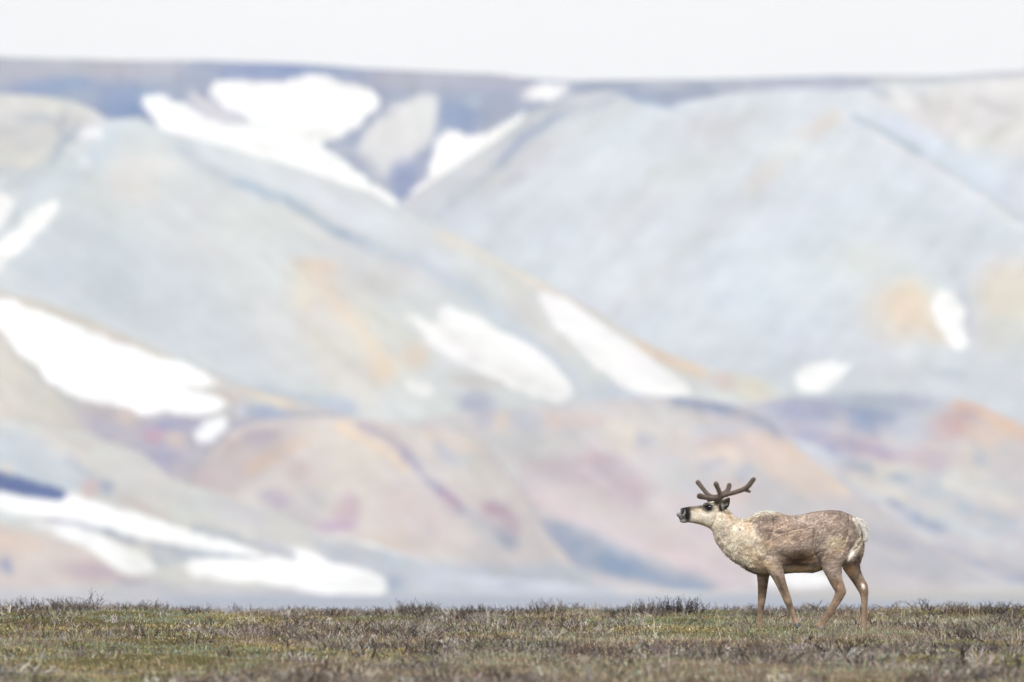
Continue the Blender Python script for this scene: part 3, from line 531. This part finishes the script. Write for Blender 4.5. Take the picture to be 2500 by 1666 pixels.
def chain_loft(ch, n=20, ex=2.0):
    """ch: (cu, cv, half in-plane px, half width m, y)"""
    P = np.array([[c_[0], c_[1]] for c_ in ch], float); secs = []
    for i, c_ in enumerate(ch):
        t = P[min(i+1, len(P)-1)]-P[max(i-1, 0)]; t = t/np.linalg.norm(t); nrm = np.array([t[1], -t[0]])
        secs.append((P[i]+nrm*c_[2], P[i]-nrm*c_[2], c_[3], c_[4]))
    # round the two ends
    def cap(i, s):
        t = P[i]-P[i+(1 if i == 0 else -1)]; t = t/np.linalg.norm(t); c_ = ch[i]; nrm = np.array([t[1], -t[0]])*(1 if i else -1)
        q = P[i]+t*c_[2]*.55; return (q+nrm*c_[2]*.62, q-nrm*c_[2]*.62, c_[3]*.62, c_[4])
    return ring_loft([cap(0, 1)]+secs+[cap(len(ch)-1, 1)], n, ex)
def tube3(pts, n=14):
    """pts: (cu,cv,y m,radius m): a round tapering tube in space with a rounded end"""
    P = np.array([w3(a_, b_, c_) for a_, b_, c_, _ in pts]); Rr = [q[3] for q in pts]
    t = P[-1]-P[-2]; t /= np.linalg.norm(t); P = np.vstack([P, P[-1]+t*Rr[-1]*.6, P[-1]+t*Rr[-1]*.95]); Rr = Rr+[Rr[-1]*.8, Rr[-1]*.3]
    V = []; up = np.array([0.05, 1.0, 0.02])
    for i in range(len(P)):
        t = P[min(i+1, len(P)-1)]-P[max(i-1, 0)]; t /= np.linalg.norm(t); a_ = np.cross(t, up); a_ /= np.linalg.norm(a_); b_ = np.cross(t, a_)
        for k in range(n): V.append(P[i]+(a_*math.cos(2*np.pi*k/n)+b_*math.sin(2*np.pi*k/n))*Rr[i])
    m = len(P); i = np.arange(m*n).reshape(m, n); j = np.roll(i, -1, 1)
    F = [tuple(q) for q in np.stack([i[:-1], j[:-1], j[1:], i[1:]], -1).reshape(-1, 4)]+[tuple(i[0][::-1]), tuple(i[-1])]
    return V, F
def fused(pieces, voxel, smooth=4):
    """join overlapping closed pieces into one continuous skin"""
    bm = bmesh.new()
    for V, F in pieces:
        vs = [bm.verts.new(p) for p in V]
        for f_ in F: bm.faces.new([vs[k] for k in f_])
    bmesh.ops.recalc_face_normals(bm, faces=bm.faces)
    me = bpy.data.meshes.new('tmp'); bm.to_mesh(me); bm.free(); o = bpy.data.objects.new('tmp', me); COL.objects.link(o)
    r = o.modifiers.new('r', 'REMESH'); r.mode = 'VOXEL'; r.voxel_size = voxel
    s = o.modifiers.new('s', 'SMOOTH'); s.factor = .6; s.iterations = smooth
    ev = o.evaluated_get(bpy.context.evaluated_depsgraph_get()); m2 = bpy.data.meshes.new_from_object(ev)
    V = np.empty(len(m2.vertices)*3, np.float32); m2.vertices.foreach_get('co', V); V = V.reshape(-1, 3)
    F = np.array([list(p.vertices) for p in m2.polygons if len(p.vertices) == 4])
    bpy.data.objects.remove(o); bpy.data.meshes.remove(me); bpy.data.meshes.remove(m2)
    return V, F

torso = ring_loft([
    ((122,380),(130,438),.022,0),((138,366),(142,466),.032,0),((165,357),(168,490),.038,0),((205,349),(212,485),.042,0),((250,341),(262,492),.047,0),((310,336),(322,505),.056,0),((350,328),(368,522),.064,0),((388,308),(400,538),.076,0),((432,302),(425,560),.080,0),((482,322),(440,600),.082,0),((530,352),(452,630),.080,0),
    ((570,388),(468,655),.082,0),((612,430),(500,700),.090,0),((655,452),(545,752),.102,0),((705,452),(605,805),.122,0),((755,432),(660,842),.140,0),((800,408),(722,892),.156,0),((850,391),(790,932),.172,0),((900,386),(870,948),.186,0),((950,388),(940,946),.198,0),((1000,402),(1000,940),.208,0),
    ((1060,422),(1060,932),.218,0),((1130,426),(1130,925),.226,0),((1210,415),(1210,922),.230,0),((1300,396),(1300,926),.226,0),((1380,384),(1375,902),.214,0),((1450,378),(1440,862),.200,0),((1530,382),(1510,820),.186,0),((1600,404),(1580,790),.166,0),((1650,432),(1640,760),.140,0),((1690,474),(1685,725),.105,0),((1712,530),(1710,680),.060,0)], 28, 2.15)
near_front = chain_loft([(900,600,70,.05,-.125),(925,720,88,.06,-.135),(950,820,86,.06,-.135),(975,900,68,.055,-.130),(1003,970,53,.045,-.125),(1030,1040,44,.036,-.12),(1056,1105,39,.032,-.12),(1078,1165,36,.030,-.12),(1100,1222,29,.024,-.12),(1120,1277,25,.020,-.12),(1138,1325,24,.020,-.12),(1152,1360,29,.026,-.12),(1162,1388,30,.028,-.12)])
far_front = chain_loft([(900,800,75,.05,.12),(885,880,68,.05,.12),(868,950,55,.045,.12),(866,1020,46,.038,.12),(862,1090,40,.032,.12),(857,1150,36,.03,.12),(852,1200,32,.029,.12),(848,1245,25,.022,.12),(846,1300,22,.019,.12),(844,1350,24,.020,.12),(845,1385,29,.026,.12),(843,1415,30,.028,.12)])
near_hind = chain_loft([(1590,520,70,.04,-.10),(1540,620,105,.06,-.125),(1490,720,120,.07,-.135),(1458,810,108,.068,-.140),(1463,880,84,.06,-.142),(1480,940,68,.052,-.142),(1500,1000,58,.044,-.142),(1524,1050,52,.038,-.142),(1538,1090,50,.034,-.142),(1516,1140,41,.030,-.142),(1482,1200,36,.026,-.142),(1442,1262,32,.022,-.142),(1404,1320,32,.022,-.142),(1372,1368,37,.027,-.142),(1346,1402,40,.030,-.142)])
hock_n = chain_loft([(1520,1020,22,.016,-.142),(1560,1070,26,.018,-.142),(1567,1090,22,.018,-.142)])
far_hind = chain_loft([(1600,700,110,.06,.11),(1615,800,92,.062,.12),(1635,870,72,.055,.125),(1662,930,58,.046,.13),(1700,990,53,.040,.13),(1732,1045,52,.036,.13),(1748,1095,41,.032,.13),(1752,1160,31,.026,.13),(1750,1250,27,.021,.13),(1748,1330,28,.021,.13),(1746,1375,32,.027,.13),(1744,1405,34,.030,.13)])
hock_f = chain_loft([(1730,990,22,.016,.13),(1758,1035,26,.018,.13),(1762,1060,22,.018,.13)])
scap = chain_loft([(905,430,45,.03,-.145),(890,540,80,.035,-.165),(860,660,80,.035,-.165),(880,760,70,.03,-.16)])
ribs = chain_loft([(1000,640,110,.03,-.19),(1130,660,150,.04,-.205),(1270,660,130,.035,-.205)])
haunch = chain_loft([(1560,430,50,.03,-.13),(1520,520,90,.04,-.15),(1480,640,95,.045,-.165),(1430,760,60,.03,-.17)])
brow = chain_loft([(350,330,14,.02,-.055),(392,326,22,.022,-.058),(430,335,16,.02,-.055)])
nostril = chain_loft([(150,385,16,.02,-.02),(172,395,18,.022,-.022),(185,420,12,.018,-.02)])
tailp = chain_loft([(1672,468,22,.045,0),(1706,482,28,.052,0),(1733,510,32,.05,0),(1750,552,28,.04,0),(1755,598,21,.03,0),(1748,640,12,.016,0)])
buttn = chain_loft([(1640,560,60,.05,-.05),(1660,640,62,.05,-.06),(1650,720,56,.05,-.06),(1610,800,52,.05,-.08)])
buttf = chain_loft([(1680,600,45,.05,.05),(1705,670,38,.05,.07),(1700,740,40,.05,.09),(1670,820,42,.05,.11)])
# bite out the mouth with a thin dark slit through colour; the lips are shaped by these two pads
lipu = chain_loft([(128,412,22,.024,0),(150,425,26,.028,0)]); lipl = chain_loft([(150,468,15,.022,0),(178,476,16,.026,0),(205,470,16,.028,0)])
BV, BF = fused([torso, near_front, far_front, near_hind, far_hind, hock_n, hock_f, scap, ribs, haunch, brow, nostril, buttn, buttf, lipu, lipl], .0075, 5)

# coat relief (clumps and skin folds) pushed along the skin normal
def vnormals(V, F):
    a_ = V[F[:, 0]]; n = np.cross(V[F[:, 1]]-a_, V[F[:, 2]]-a_); N_ = np.zeros_like(V)
    for k in range(4): np.add.at(N_, F[:, k], n)
    return N_/(np.linalg.norm(N_, axis=1)[:, None]+1e-9)
BN = vnormals(BV, BF)
def crop(V): return np.stack([V[:, 0]/UNIT+CU0, CV0-V[:, 2]/UNIT], 1)
BP = crop(BV)
side = np.clip(-BN[:, 1], 0, 1)
def strk(P, pts, wd):
    m = np.zeros(len(P))
    for i in range(len(pts)-1): m = np.maximum(m, np.exp(-(seg_dist(P, pts[i], pts[i+1])/wd)**2))
    return m
FOLDS = [([(1030,760),(1040,830),(1050,900)], 12, -.012), ([(900,560),(960,700),(1010,790)], 16, -.006), ([(1310,560),(1300,640),(1300,720),(1340,800),(1385,900)], 14, -.012),
         ([(900,560),(1000,585),(1150,545),(1290,520)], 10, -.006), ([(1720,540),(1725,620),(1690,690),(1600,780),(1555,850)], 10, -.010), ([(800,650),(860,780),(930,860)], 16, -.006),
         ([(1600,580),(1580,660),(1620,700)], 12, -.007), ([(520,400),(515,480),(530,600)], 9, -.005), ([(1490,960),(1520,1040)], 7, -.012), ([(1565,1000),(1600,1090)], 10, .006), ([(400,545),(440,490),(470,400)], 12, -.006),
         ([(1400,700),(1450,640),(1540,610)], 24, .008), ([(1060,860),(1200,865),(1330,860)], 16, -.005)]
d = np.zeros(len(BV))
for pts, wd, dp in FOLDS: d += strk(BP, pts, wd)*dp*side*.85
body_m = sstep(1000, 850, BP[:, 1])*sstep(380, 520, BP[:, 0])
d += (fbm(BP[:, 0]/38, BP[:, 1]/30+BV[:, 1]*20, 3)*.008+fbm(BP[:, 0]/14, BP[:, 1]/10, 2)*.003)*body_m
BV = BV+BN*d[:, None]; BN = vnormals(BV, BF); BP = crop(BV)

COAT = [
    ('e', (1250,440), (200,50), 0, (178,164,154), .6), ('e', (900,480), (60,60), 0, (172,158,148), .6), ('e', (1150,600), (110,50), 0, (172,150,134), .6),
    ('p', [(540,330),(640,430),(760,420),(850,380),(1000,400),(760,470),(820,600),(880,760),(960,900),(700,900),(560,760),(380,570),(180,520),(180,330),(420,290)], (224,213,197), 50, 1),
    ('e', (500,560), (26,90), 5, (182,174,166), .6), ('e', (560,430), (30,50), -30, (190,160,134), .5), ('e', (725,520), (28,46), 0, (186,156,128), .55), ('e', (760,760), (110,60), 40, (206,190,166), .7), ('e', (870,860), (110,60), 10, (182,160,134), .8),
    ('s', [(700,860),(760,915),(860,950),(930,955)], 16, (98,80,64), .8), ('e', (1000,520), (120,80), 0, (172,152,136), .6), ('e', (1050,640), (80,60), 0, (184,162,142), .45), ('e', (900,680), (60,60), 0, (186,164,138), .6),
    ('s', [(900,575),(960,560),(1050,575),(1180,540),(1320,535)], 16, (136,118,108), .7), ('e', (1175,795), (150,78), -4, (92,73,58), 1), ('e', (1100,820), (60,40), 0, (92,74,60), .7), ('e', (1270,790), (50,50), 0, (170,140,110), .5),
    ('e', (1200,890), (170,24), 0, (190,168,138), .85), ('s', [(1050,925),(1110,930)], 8, (80,64,52), .8), ('e', (1440,480), (160,70), 5, (166,148,136), .5), ('s', [(1310,560),(1300,640),(1310,720),(1340,800)], 16, (108,92,82), .6),
    ('e', (1480,660), (80,42), -25, (212,198,174), .8), ('e', (1570,660), (20,50), 20, (200,178,148), .6), ('e', (1500,730), (70,26), -20, (196,172,142), .6), ('e', (1420,790), (60,40), 0, (140,120,102), .7),
    ('p', [(1640,440),(1720,420),(1800,480),(1800,700),(1720,700),(1620,800),(1565,870),(1560,810),(1640,700),(1690,600)], (234,228,218), 15, .95), ('s', [(1725,530),(1728,600),(1690,690)], 7, (176,150,120), .6),
    ('e', (1620,900), (60,60), 30, (192,160,118), .7), ('s', [(1690,770),(1700,830)], 8, (120,96,78), .8), ('e', (1738,1040), (15,24), -20, (240,234,224), .95),
    ('s', [(985,960),(1040,1090),(1050,1110)], 18, (84,72,64), .85), ('e', (1095,1210), (22,30), 0, (90,76,64), .85), ('e', (1060,1160), (18,12), 0, (140,132,96), .7), ('e', (868,1225), (18,20), 0, (84,72,62), .9), ('s', [(900,980),(885,1150)], 10, (100,84,72), .7), ('e', (1170,1370), (22,12), 40, (190,180,166), .8), ('e', (1380,1400), (30,18), 0, (186,176,162), .7),
    ('s', [(960,960),(1000,1060),(1030,1150)], 7, (166,146,126), .6), ('e', (1075,1170), (14,20), 0, (150,128,108), .7), ('s', [(1098,1240),(1130,1330)], 5, (98,80,66), .7), ('s', [(840,1240),(838,1350)], 5, (104,86,70), .7), ('s', [(1540,1110),(1480,1215),(1400,1330)], 6, (100,80,66), .6), ('s', [(1765,1100),(1766,1370)], 6, (108,88,72), .7), ('s', [(1735,1110),(1738,1370)], 5, (164,142,120), .6),
    ('s', [(1495,1000),(1505,1100)], 8, (132,104,84), .6), ('e', (1530,1050), (20,50), 0, (176,144,120), .5),
    ('s', [(600,420),(680,450),(760,430),(860,392),(950,392)], 16, (240,236,228), .9), ('p', [(1690,600),(1780,600),(1760,700),(1720,770),(1690,770),(1650,740)], (200,188,170), 12, .8),  # pale dorsal fringe: white moulting coat, doubling as painted back-edge glare
    # face
    ('p', [(110,360),(160,350),(180,352),(178,420),(188,500),(120,500)], (92,88,92), 8, 1), ('e', (225,362), (80,22), -6, (48,42,42), .95), ('e', (300,352), (60,18), -4, (110,96,84), .75), ('e', (208,425), (32,74), 4, (22,18,18), 1), ('e', (196,372), (36,26), 0, (28,24,24), 1), ('e', (132,388), (18,26), 0, (196,196,200), .95), ('e', (160,470), (34,20), 20, (176,174,172), .95), ('e', (140,425), (14,18), 0, (150,150,154), .8),
    ('s', [(176,388),(165,412)], 6, (24,20,22), .95), ('s', [(186,378),(186,410),(168,428)], 3, (190,186,186), .8), ('s', [(126,447),(150,455),(172,452)], 5, (30,24,26), .95),
    ('e', (392,354), (50,47), 0, (20,17,20), 1), ('s', [(360,385),(345,372)], 8, (44,38,40), .8), ('e', (494,360), (20,34), 10, (70,60,54), .9), ('e', (300,380), (60,16), 10, (180,162,134), .5), ('e', (330,500), (70,14), 14, (196,172,136), .7), ('e', (400,306), (20,10), 0, (226,220,210), .8),
    ('s', [(655,530),(660,550)], 6, (60,52,44), .8), ('s', [(545,690),(560,700)], 6, (56,46,38), .8), ('s', [(640,725),(665,735)], 6, (56,46,38), .8), ('e', (470,605), (12,16), 0, (100,92,84), .8)]
ALB = 1.12
def coat(P, V, fleck=.07):
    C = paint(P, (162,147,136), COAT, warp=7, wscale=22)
    leg = sstep(900, 1000, P[:, 1])[:, None]; inner = paint(P, (134,114,97), [o_ for o_ in COAT if (o_[0] != 'p' and (o_[1][0][1] if isinstance(o_[1], list) else o_[1][1]) > 940)], warp=4, wscale=15)
    C = C*(1-leg)+inner*.82*leg
    C = C*(1-.30*sstep(480, 300, P[:, 0]))[:, None]
    n1 = fbm(P[:, 0]/20+V[:, 1]*30, P[:, 1]/10+P[:, 0]/60, 3); n2 = fbm(P[:, 0]/60+3, P[:, 1]/40+V[:, 1]*8, 3)
    return C*ALB*np.exp(n1*fleck*8+n2*.8)[:, None]
m_coat = mat_attr('caribou_coat', rough=.9, spec=.12, noise=.12, nscale=60, bump=.4, sheen=.15)
m_fur = mat_attr('caribou_hair', rough=.7, spec=.2, trans=.45)
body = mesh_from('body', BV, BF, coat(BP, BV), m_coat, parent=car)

# hair: short tapering strands rooted in the skin
tri = np.concatenate([BF[:, [0, 1, 2]], BF[:, [0, 2, 3]]]); A3 = BV[tri]
ar = np.linalg.norm(np.cross(A3[:, 1]-A3[:, 0], A3[:, 2]-A3[:, 0]), axis=1)/2
def hair(n, weight_fn, name_cols=1):
    pc = crop(A3.mean(1)); wgt = ar*weight_fn(pc); idx = rng.choice(len(tri), n, p=wgt/wgt.sum())
    r1_, r2_ = rng.random(n), rng.random(n); fl = r1_+r2_ > 1; r1_[fl] = 1-r1_[fl]; r2_[fl] = 1-r2_[fl]
    B = A3[idx, 0]+(A3[idx, 1]-A3[idx, 0])*r1_[:, None]+(A3[idx, 2]-A3[idx, 0])*r2_[:, None]
    N_ = BN[tri[idx, 0]]; P = crop(B)
    legm = sstep(880, 980, P[:, 1]); neck = np.exp(-((P[:, 0]-560)/190)**2)*sstep(430, 620, P[:, 1]-(P[:, 0]-400)*.2); face = sstep(460, 380, P[:, 0])
    rump = .5*sstep(1630, 1700, P[:, 0])*(1-legm); topn = np.exp(-((P[:, 0]-720)/200)**2)*sstep(520, 440, P[:, 1])
    Ln = (.016+.030*neck+.02*rump+.012*topn)*(1-.65*legm)*(1-.7*face)*(.6+.8*rng.random(n))
    flow = np.stack([.8-.7*legm-.3*neck, np.zeros(n), -.45-.5*legm-.6*neck+.5*topn], 1)+rng.normal(0, .28, (n, 3))
    D = flow-N_*(flow*N_).sum(1)[:, None]; D /= np.linalg.norm(D, axis=1)[:, None]+1e-9
    D = D+N_*(.32+.25*neck+.2*rump+.2*topn)[:, None]; D /= np.linalg.norm(D, axis=1)[:, None]
    W = np.cross(D, N_); W /= np.linalg.norm(W, axis=1)[:, None]+1e-9
    wd = .0022+.0022*rng.random(n); B0 = B-N_*.002
    V = np.stack([B0-W*wd[:, None], B0+W*wd[:, None], B0+D*(Ln*.55)[:, None]+W*(wd*.7)[:, None]+N_*.001, B0+D*Ln[:, None]-N_*(Ln*.12)[:, None]], 1).reshape(-1, 3)
    i = np.arange(n)[:, None]*4; F = np.concatenate([i+[0, 1, 2], i+[0, 2, 3]])
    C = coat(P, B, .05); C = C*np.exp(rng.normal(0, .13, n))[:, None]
    return V, F, np.repeat(np.clip(C, 0, .9), 4, 0)
v, f, c = hair(110000, lambda p: (1-.5*sstep(880, 980, p[:, 1]))*sstep(225, 300, p[:, 0])*(1-np.exp(-((p[:, 0]-392)/44)**4-((p[:, 1]-354)/42)**4)))
fur = mesh_from('fur', v, f, c, m_fur, smooth=False, parent=car)

# tail
TV, TF = fused([tailp], .006, 3); TN = vnormals(TV, TF)
TV = TV+TN*(fbm(TV[:, 0]*60, TV[:, 2]*30, 2)*.008)[:, None]
tail = mesh_from('tail', TV, TF, np.tile(lin((250,248,244))*.93, (len(TV), 1)), m_coat, parent=car)
tri_b, A3_b, ar_b, BN_b, BV_b = tri, A3, ar, BN, BV
tri = np.concatenate([TF[:, [0, 1, 2]], TF[:, [0, 2, 3]]]); A3 = TV[tri]; ar = np.linalg.norm(np.cross(A3[:, 1]-A3[:, 0], A3[:, 2]-A3[:, 0]), axis=1)/2; BN = TN
v, f, c = hair(5000, lambda p: np.ones(len(p))); c = np.tile(lin((250,248,244))*.95, (len(v), 1))
mesh_from('tail_hair', v, f, c, m_fur, smooth=False, parent=tail)
tri, A3, ar, BN = tri_b, A3_b, ar_b, BN_b

# antlers in velvet (crop 2 pixels -> crop pixels)
def q2(x_, y_): return (71.26+x_*.3937, 35.6+y_*.3937)
def at_(pts): return tube3([(*q2(a_, b_), yv, r_*.3937*UNIT*1.13) for a_, b_, yv, r_ in pts])
ant_n = fused([
    at_([(985,720,-.045,50),(1010,680,-.055,52),(1060,600,-.075,56),(1120,545,-.10,50),(1250,515,-.13,42),(1400,475,-.16,42),(1540,430,-.185,44),(1640,380,-.20,46),(1710,310,-.21,46),(1760,240,-.215,44),(1800,190,-.22,42)]),
    at_([(1060,620,-.07,52),(960,625,-.075,42),(850,610,-.085,40),(740,590,-.095,44),(660,570,-.10,54),(610,560,-.105,54)]),
    at_([(1110,580,-.09,52),(1070,510,-.10,44),(1035,430,-.115,42),(1000,350,-.13,44),(975,295,-.14,50)]),
    at_([(1600,410,-.19,40),(1660,440,-.195,32),(1712,462,-.20,26)])], .004, 4)
ant_f = fused([
    at_([(930,700,.045,48),(960,650,.06,50),(990,590,.08,50),(1080,540,.11,46),(1180,490,.15,44),(1240,440,.18,42),(1272,370,.20,42),(1282,315,.21,44)]),
    at_([(980,590,.08,46),(900,575,.10,42),(820,540,.13,40),(750,460,.16,38),(680,370,.18,38),(620,290,.20,42),(588,250,.21,44)]),
    at_([(950,640,.06,40),(870,640,.07,34),(810,655,.08,26)])], .004, 4)
m_velvet = mat_attr('antler_velvet', rough=.75, spec=.2, noise=.15, nscale=80, sheen=.6)
ANT = []
for V, F in (ant_n, ant_f):
    P = crop(V); tipn = fbm(P[:, 0]/8, P[:, 1]/8, 2)
    C = paint(P, (104,92,84), [('e', q2(1000,660), (30,26), 0, (58,46,40), .9), ('e', q2(620,560), (26,24), 0, (84,64,58), .8), ('s', [q2(1150,530), q2(1500,440), q2(1780,260)], 6, (138,118,100), .6), ('e', q2(600,270), (26,40), 30, (130,116,104), .6)])*.7
    ao = mesh_from('antler', V, F, C*np.exp(tipn*.6)[:, None], m_velvet, parent=car); ANT.append((ao, V, F))
# (velvet is furry: a coat of very short hairs)
def fuzz(V, F, n, ln, col, name, parent, wd=.0012):
    T = np.concatenate([F[:, [0, 1, 2]], F[:, [0, 2, 3]]]); A = V[T]; a_ = np.linalg.norm(np.cross(A[:, 1]-A[:, 0], A[:, 2]-A[:, 0]), axis=1)
    i_ = rng.choice(len(T), n, p=a_/a_.sum()); N_ = vnormals(V, F)[T[i_, 0]]; B = A[i_].mean(1)
    D = N_+rng.normal(0, .35, (n, 3)); D /= np.linalg.norm(D, axis=1)[:, None]; W = np.cross(D, rng.normal(0, 1, (n, 3))); W /= np.linalg.norm(W, axis=1)[:, None]
    l_ = ln*(.6+.7*rng.random(n))[:, None]; VV = np.stack([B-W*wd, B+W*wd, B+D*l_], 1).reshape(-1, 3)
    mesh_from(name, VV, np.arange(3*n).reshape(-1, 3), np.repeat(jitter(np.tile(col, (n, 1)), .2, .03), 3, 0), m_fur, smooth=False, parent=parent)
# ears: cupped leaves
def ear(yb, yt, sgn):
    base = np.array(q2(1085,850)); tip = np.array(q2(1275,590)); n = 11; V = []; m = 9
    ax = (tip-base); ln = np.linalg.norm(ax); ax /= ln; nr = np.array([-ax[1], ax[0]])
    V2 = []
    for i in range(n):
        t = i/(n-1); wd = 40*math.sin(math.pi*min(1, .16+t*.84))**.75*(1 if t < .5 else 1-.25*(t-.5)); c_ = base+ax*ln*t
        for j in range(m):
            s_ = j/(m-1)*2-1; q = c_+nr*s_*wd; cup = .018*(1-s_*s_)*math.sin(math.pi*min(1, t+.15))
            V.append(w3(q[0], q[1], yb+(yt-yb)*t+cup*(-sgn)*-1)); V2.append(w3(q[0], q[1], yb+(yt-yb)*t+cup*(-sgn)*-1+.005*-sgn*-1+.004))
    F = grid_faces(n, m); allV = np.array(V+V2); F = np.concatenate([F, grid_faces(n, m)[:, ::-1]+n*m])
    e = list(range(0, m))+[i*m+m-1 for i in range(1, n)]+[(n-1)*m+j for j in range(m-2, -1, -1)]+[i*m for i in range(n-2, 0, -1)]
    E = np.array([[e[k], e[k]+n*m, e[(k+1) % len(e)]+n*m, e[(k+1) % len(e)]] for k in range(len(e))]); F = np.concatenate([F, E])
    return allV, F
for ao, V, F in ANT: fuzz(V, F, 9000, .0055, lin((158,140,126))*.8, 'velvet_hair', ao)
for sgn, yb, yt in ((-1, -.075, -.15), (1, .075, .17)):
    V, F = ear(yb, yt, sgn); P = crop(V)
    C = paint(P, (52,46,42), [('s', [q2(1110,740), q2(1130,860)], 9, (206,202,196), .9), ('s', [q2(1130,780), q2(1230,740)], 7, (196,190,182), .8), ('s', [q2(1080,860), q2(1060,760), q2(1150,660)], 8, (74,66,58), .9), ('s', [q2(1150,640), q2(1260,590)], 6, (150,140,130), .6)])*.75
    o = mesh_from('ear', V, F, C, m_coat, parent=car)
# eyes
m_eye = bpy.data.materials.new('dark_eye'); m_eye.use_nodes = True; b_ = m_eye.node_tree.nodes['Principled BSDF']
nz = m_eye.node_tree.nodes.new('ShaderNodeTexNoise'); rp = m_eye.node_tree.nodes.new('ShaderNodeValToRGB'); rp.color_ramp.elements[0].color = (.004,.004,.006,1); rp.color_ramp.elements[1].color = (.02,.016,.016,1)
m_eye.node_tree.links.new(nz.outputs['Fac'], rp.inputs[0]); m_eye.node_tree.links.new(rp.outputs[0], b_.inputs['Base Color']); b_.inputs['Roughness'].default_value = .06; b_.inputs['Specular IOR Level'].default_value = .8
for yv in (-.076, .076):
    cu, cv = q2(835, 800); bm = bmesh.new(); bmesh.ops.create_uvsphere(bm, u_segments=20, v_segments=12, radius=.017)
    me = bpy.data.meshes.new('eye'); bm.to_mesh(me); bm.free(); me.materials.append(m_eye)
    for p in me.polygons: p.use_smooth = True
    o = bpy.data.objects.new('eye', me); COL.objects.link(o); o.parent = car; o.location = Vector(w3(cu, cv, yv))
# hooves: two toes and two dewclaws each
m_hoof = mat_attr('dark_hoof', rough=.45, spec=.4, noise=.2, nscale=90)
def hoof(cu, cv, y, ang):
    """(cu,cv): fetlock bottom; ang: toe direction, degrees below forward (left)"""
    t = math.radians(ang); d_ = np.array([-math.cos(t), math.sin(t)]); pcs = []
    for s_ in (-1, 1):
        a0 = np.array([cu, cv]); a1 = a0+d_*26; a2 = a0+d_*52; yo = y+s_*.021
        pcs.append(chain_loft([(*a0, 26, .017, yo), (*a1, 25, .020, yo), (*(a2+[0, 4]), 13, .015, yo)], 12, 2.4))
        b0 = np.array([cu, cv])-d_*20; pcs.append(chain_loft([(*b0, 9, .008, y+s_*.018), (*(b0+[10, 16]), 7, .007, y+s_*.02)], 10))
    V, F = fused(pcs, .0035, 2); P = crop(V)
    C = paint(P, (60,58,60), [('e', (cu, cv), (22,16), 0, (120,118,114), .6)])*.6
    mesh_from('hoof', V, F, C, m_hoof, parent=car)
hoof(1166, 1378, -.12, 62); hoof(842, 1424, .12, 28); hoof(1338, 1412, -.142, 35); hoof(1742, 1416, .13, 28)

# ------------------------------------------------------------------ air
hz = bpy.data.meshes.new('haze'); bm = bmesh.new(); bmesh.ops.create_cube(bm, size=1); bm.to_mesh(hz); bm.free()
ho = bpy.data.objects.new('haze', hz); COL.objects.link(ho); ho.scale = (6400, 9400, 420); ho.location = (0, 4600, 420/2-24)
tag(ho, 'thin bluish air between the tundra and the mountains', 'haze', kind='stuff')
m_h = bpy.data.materials.new('air'); m_h.use_nodes = True; t = m_h.node_tree; t.nodes.clear()
pv = t.nodes.new('ShaderNodeVolumePrincipled'); pv.inputs['Color'].default_value = (.86, .92, 1, 1); pv.inputs['Density'].default_value = HAZE_D
pv.inputs['Anisotropy'].default_value = 0
mo = t.nodes.new('ShaderNodeOutputMaterial'); t.links.new(pv.outputs[0], mo.inputs['Volume']); hz.materials.append(m_h)
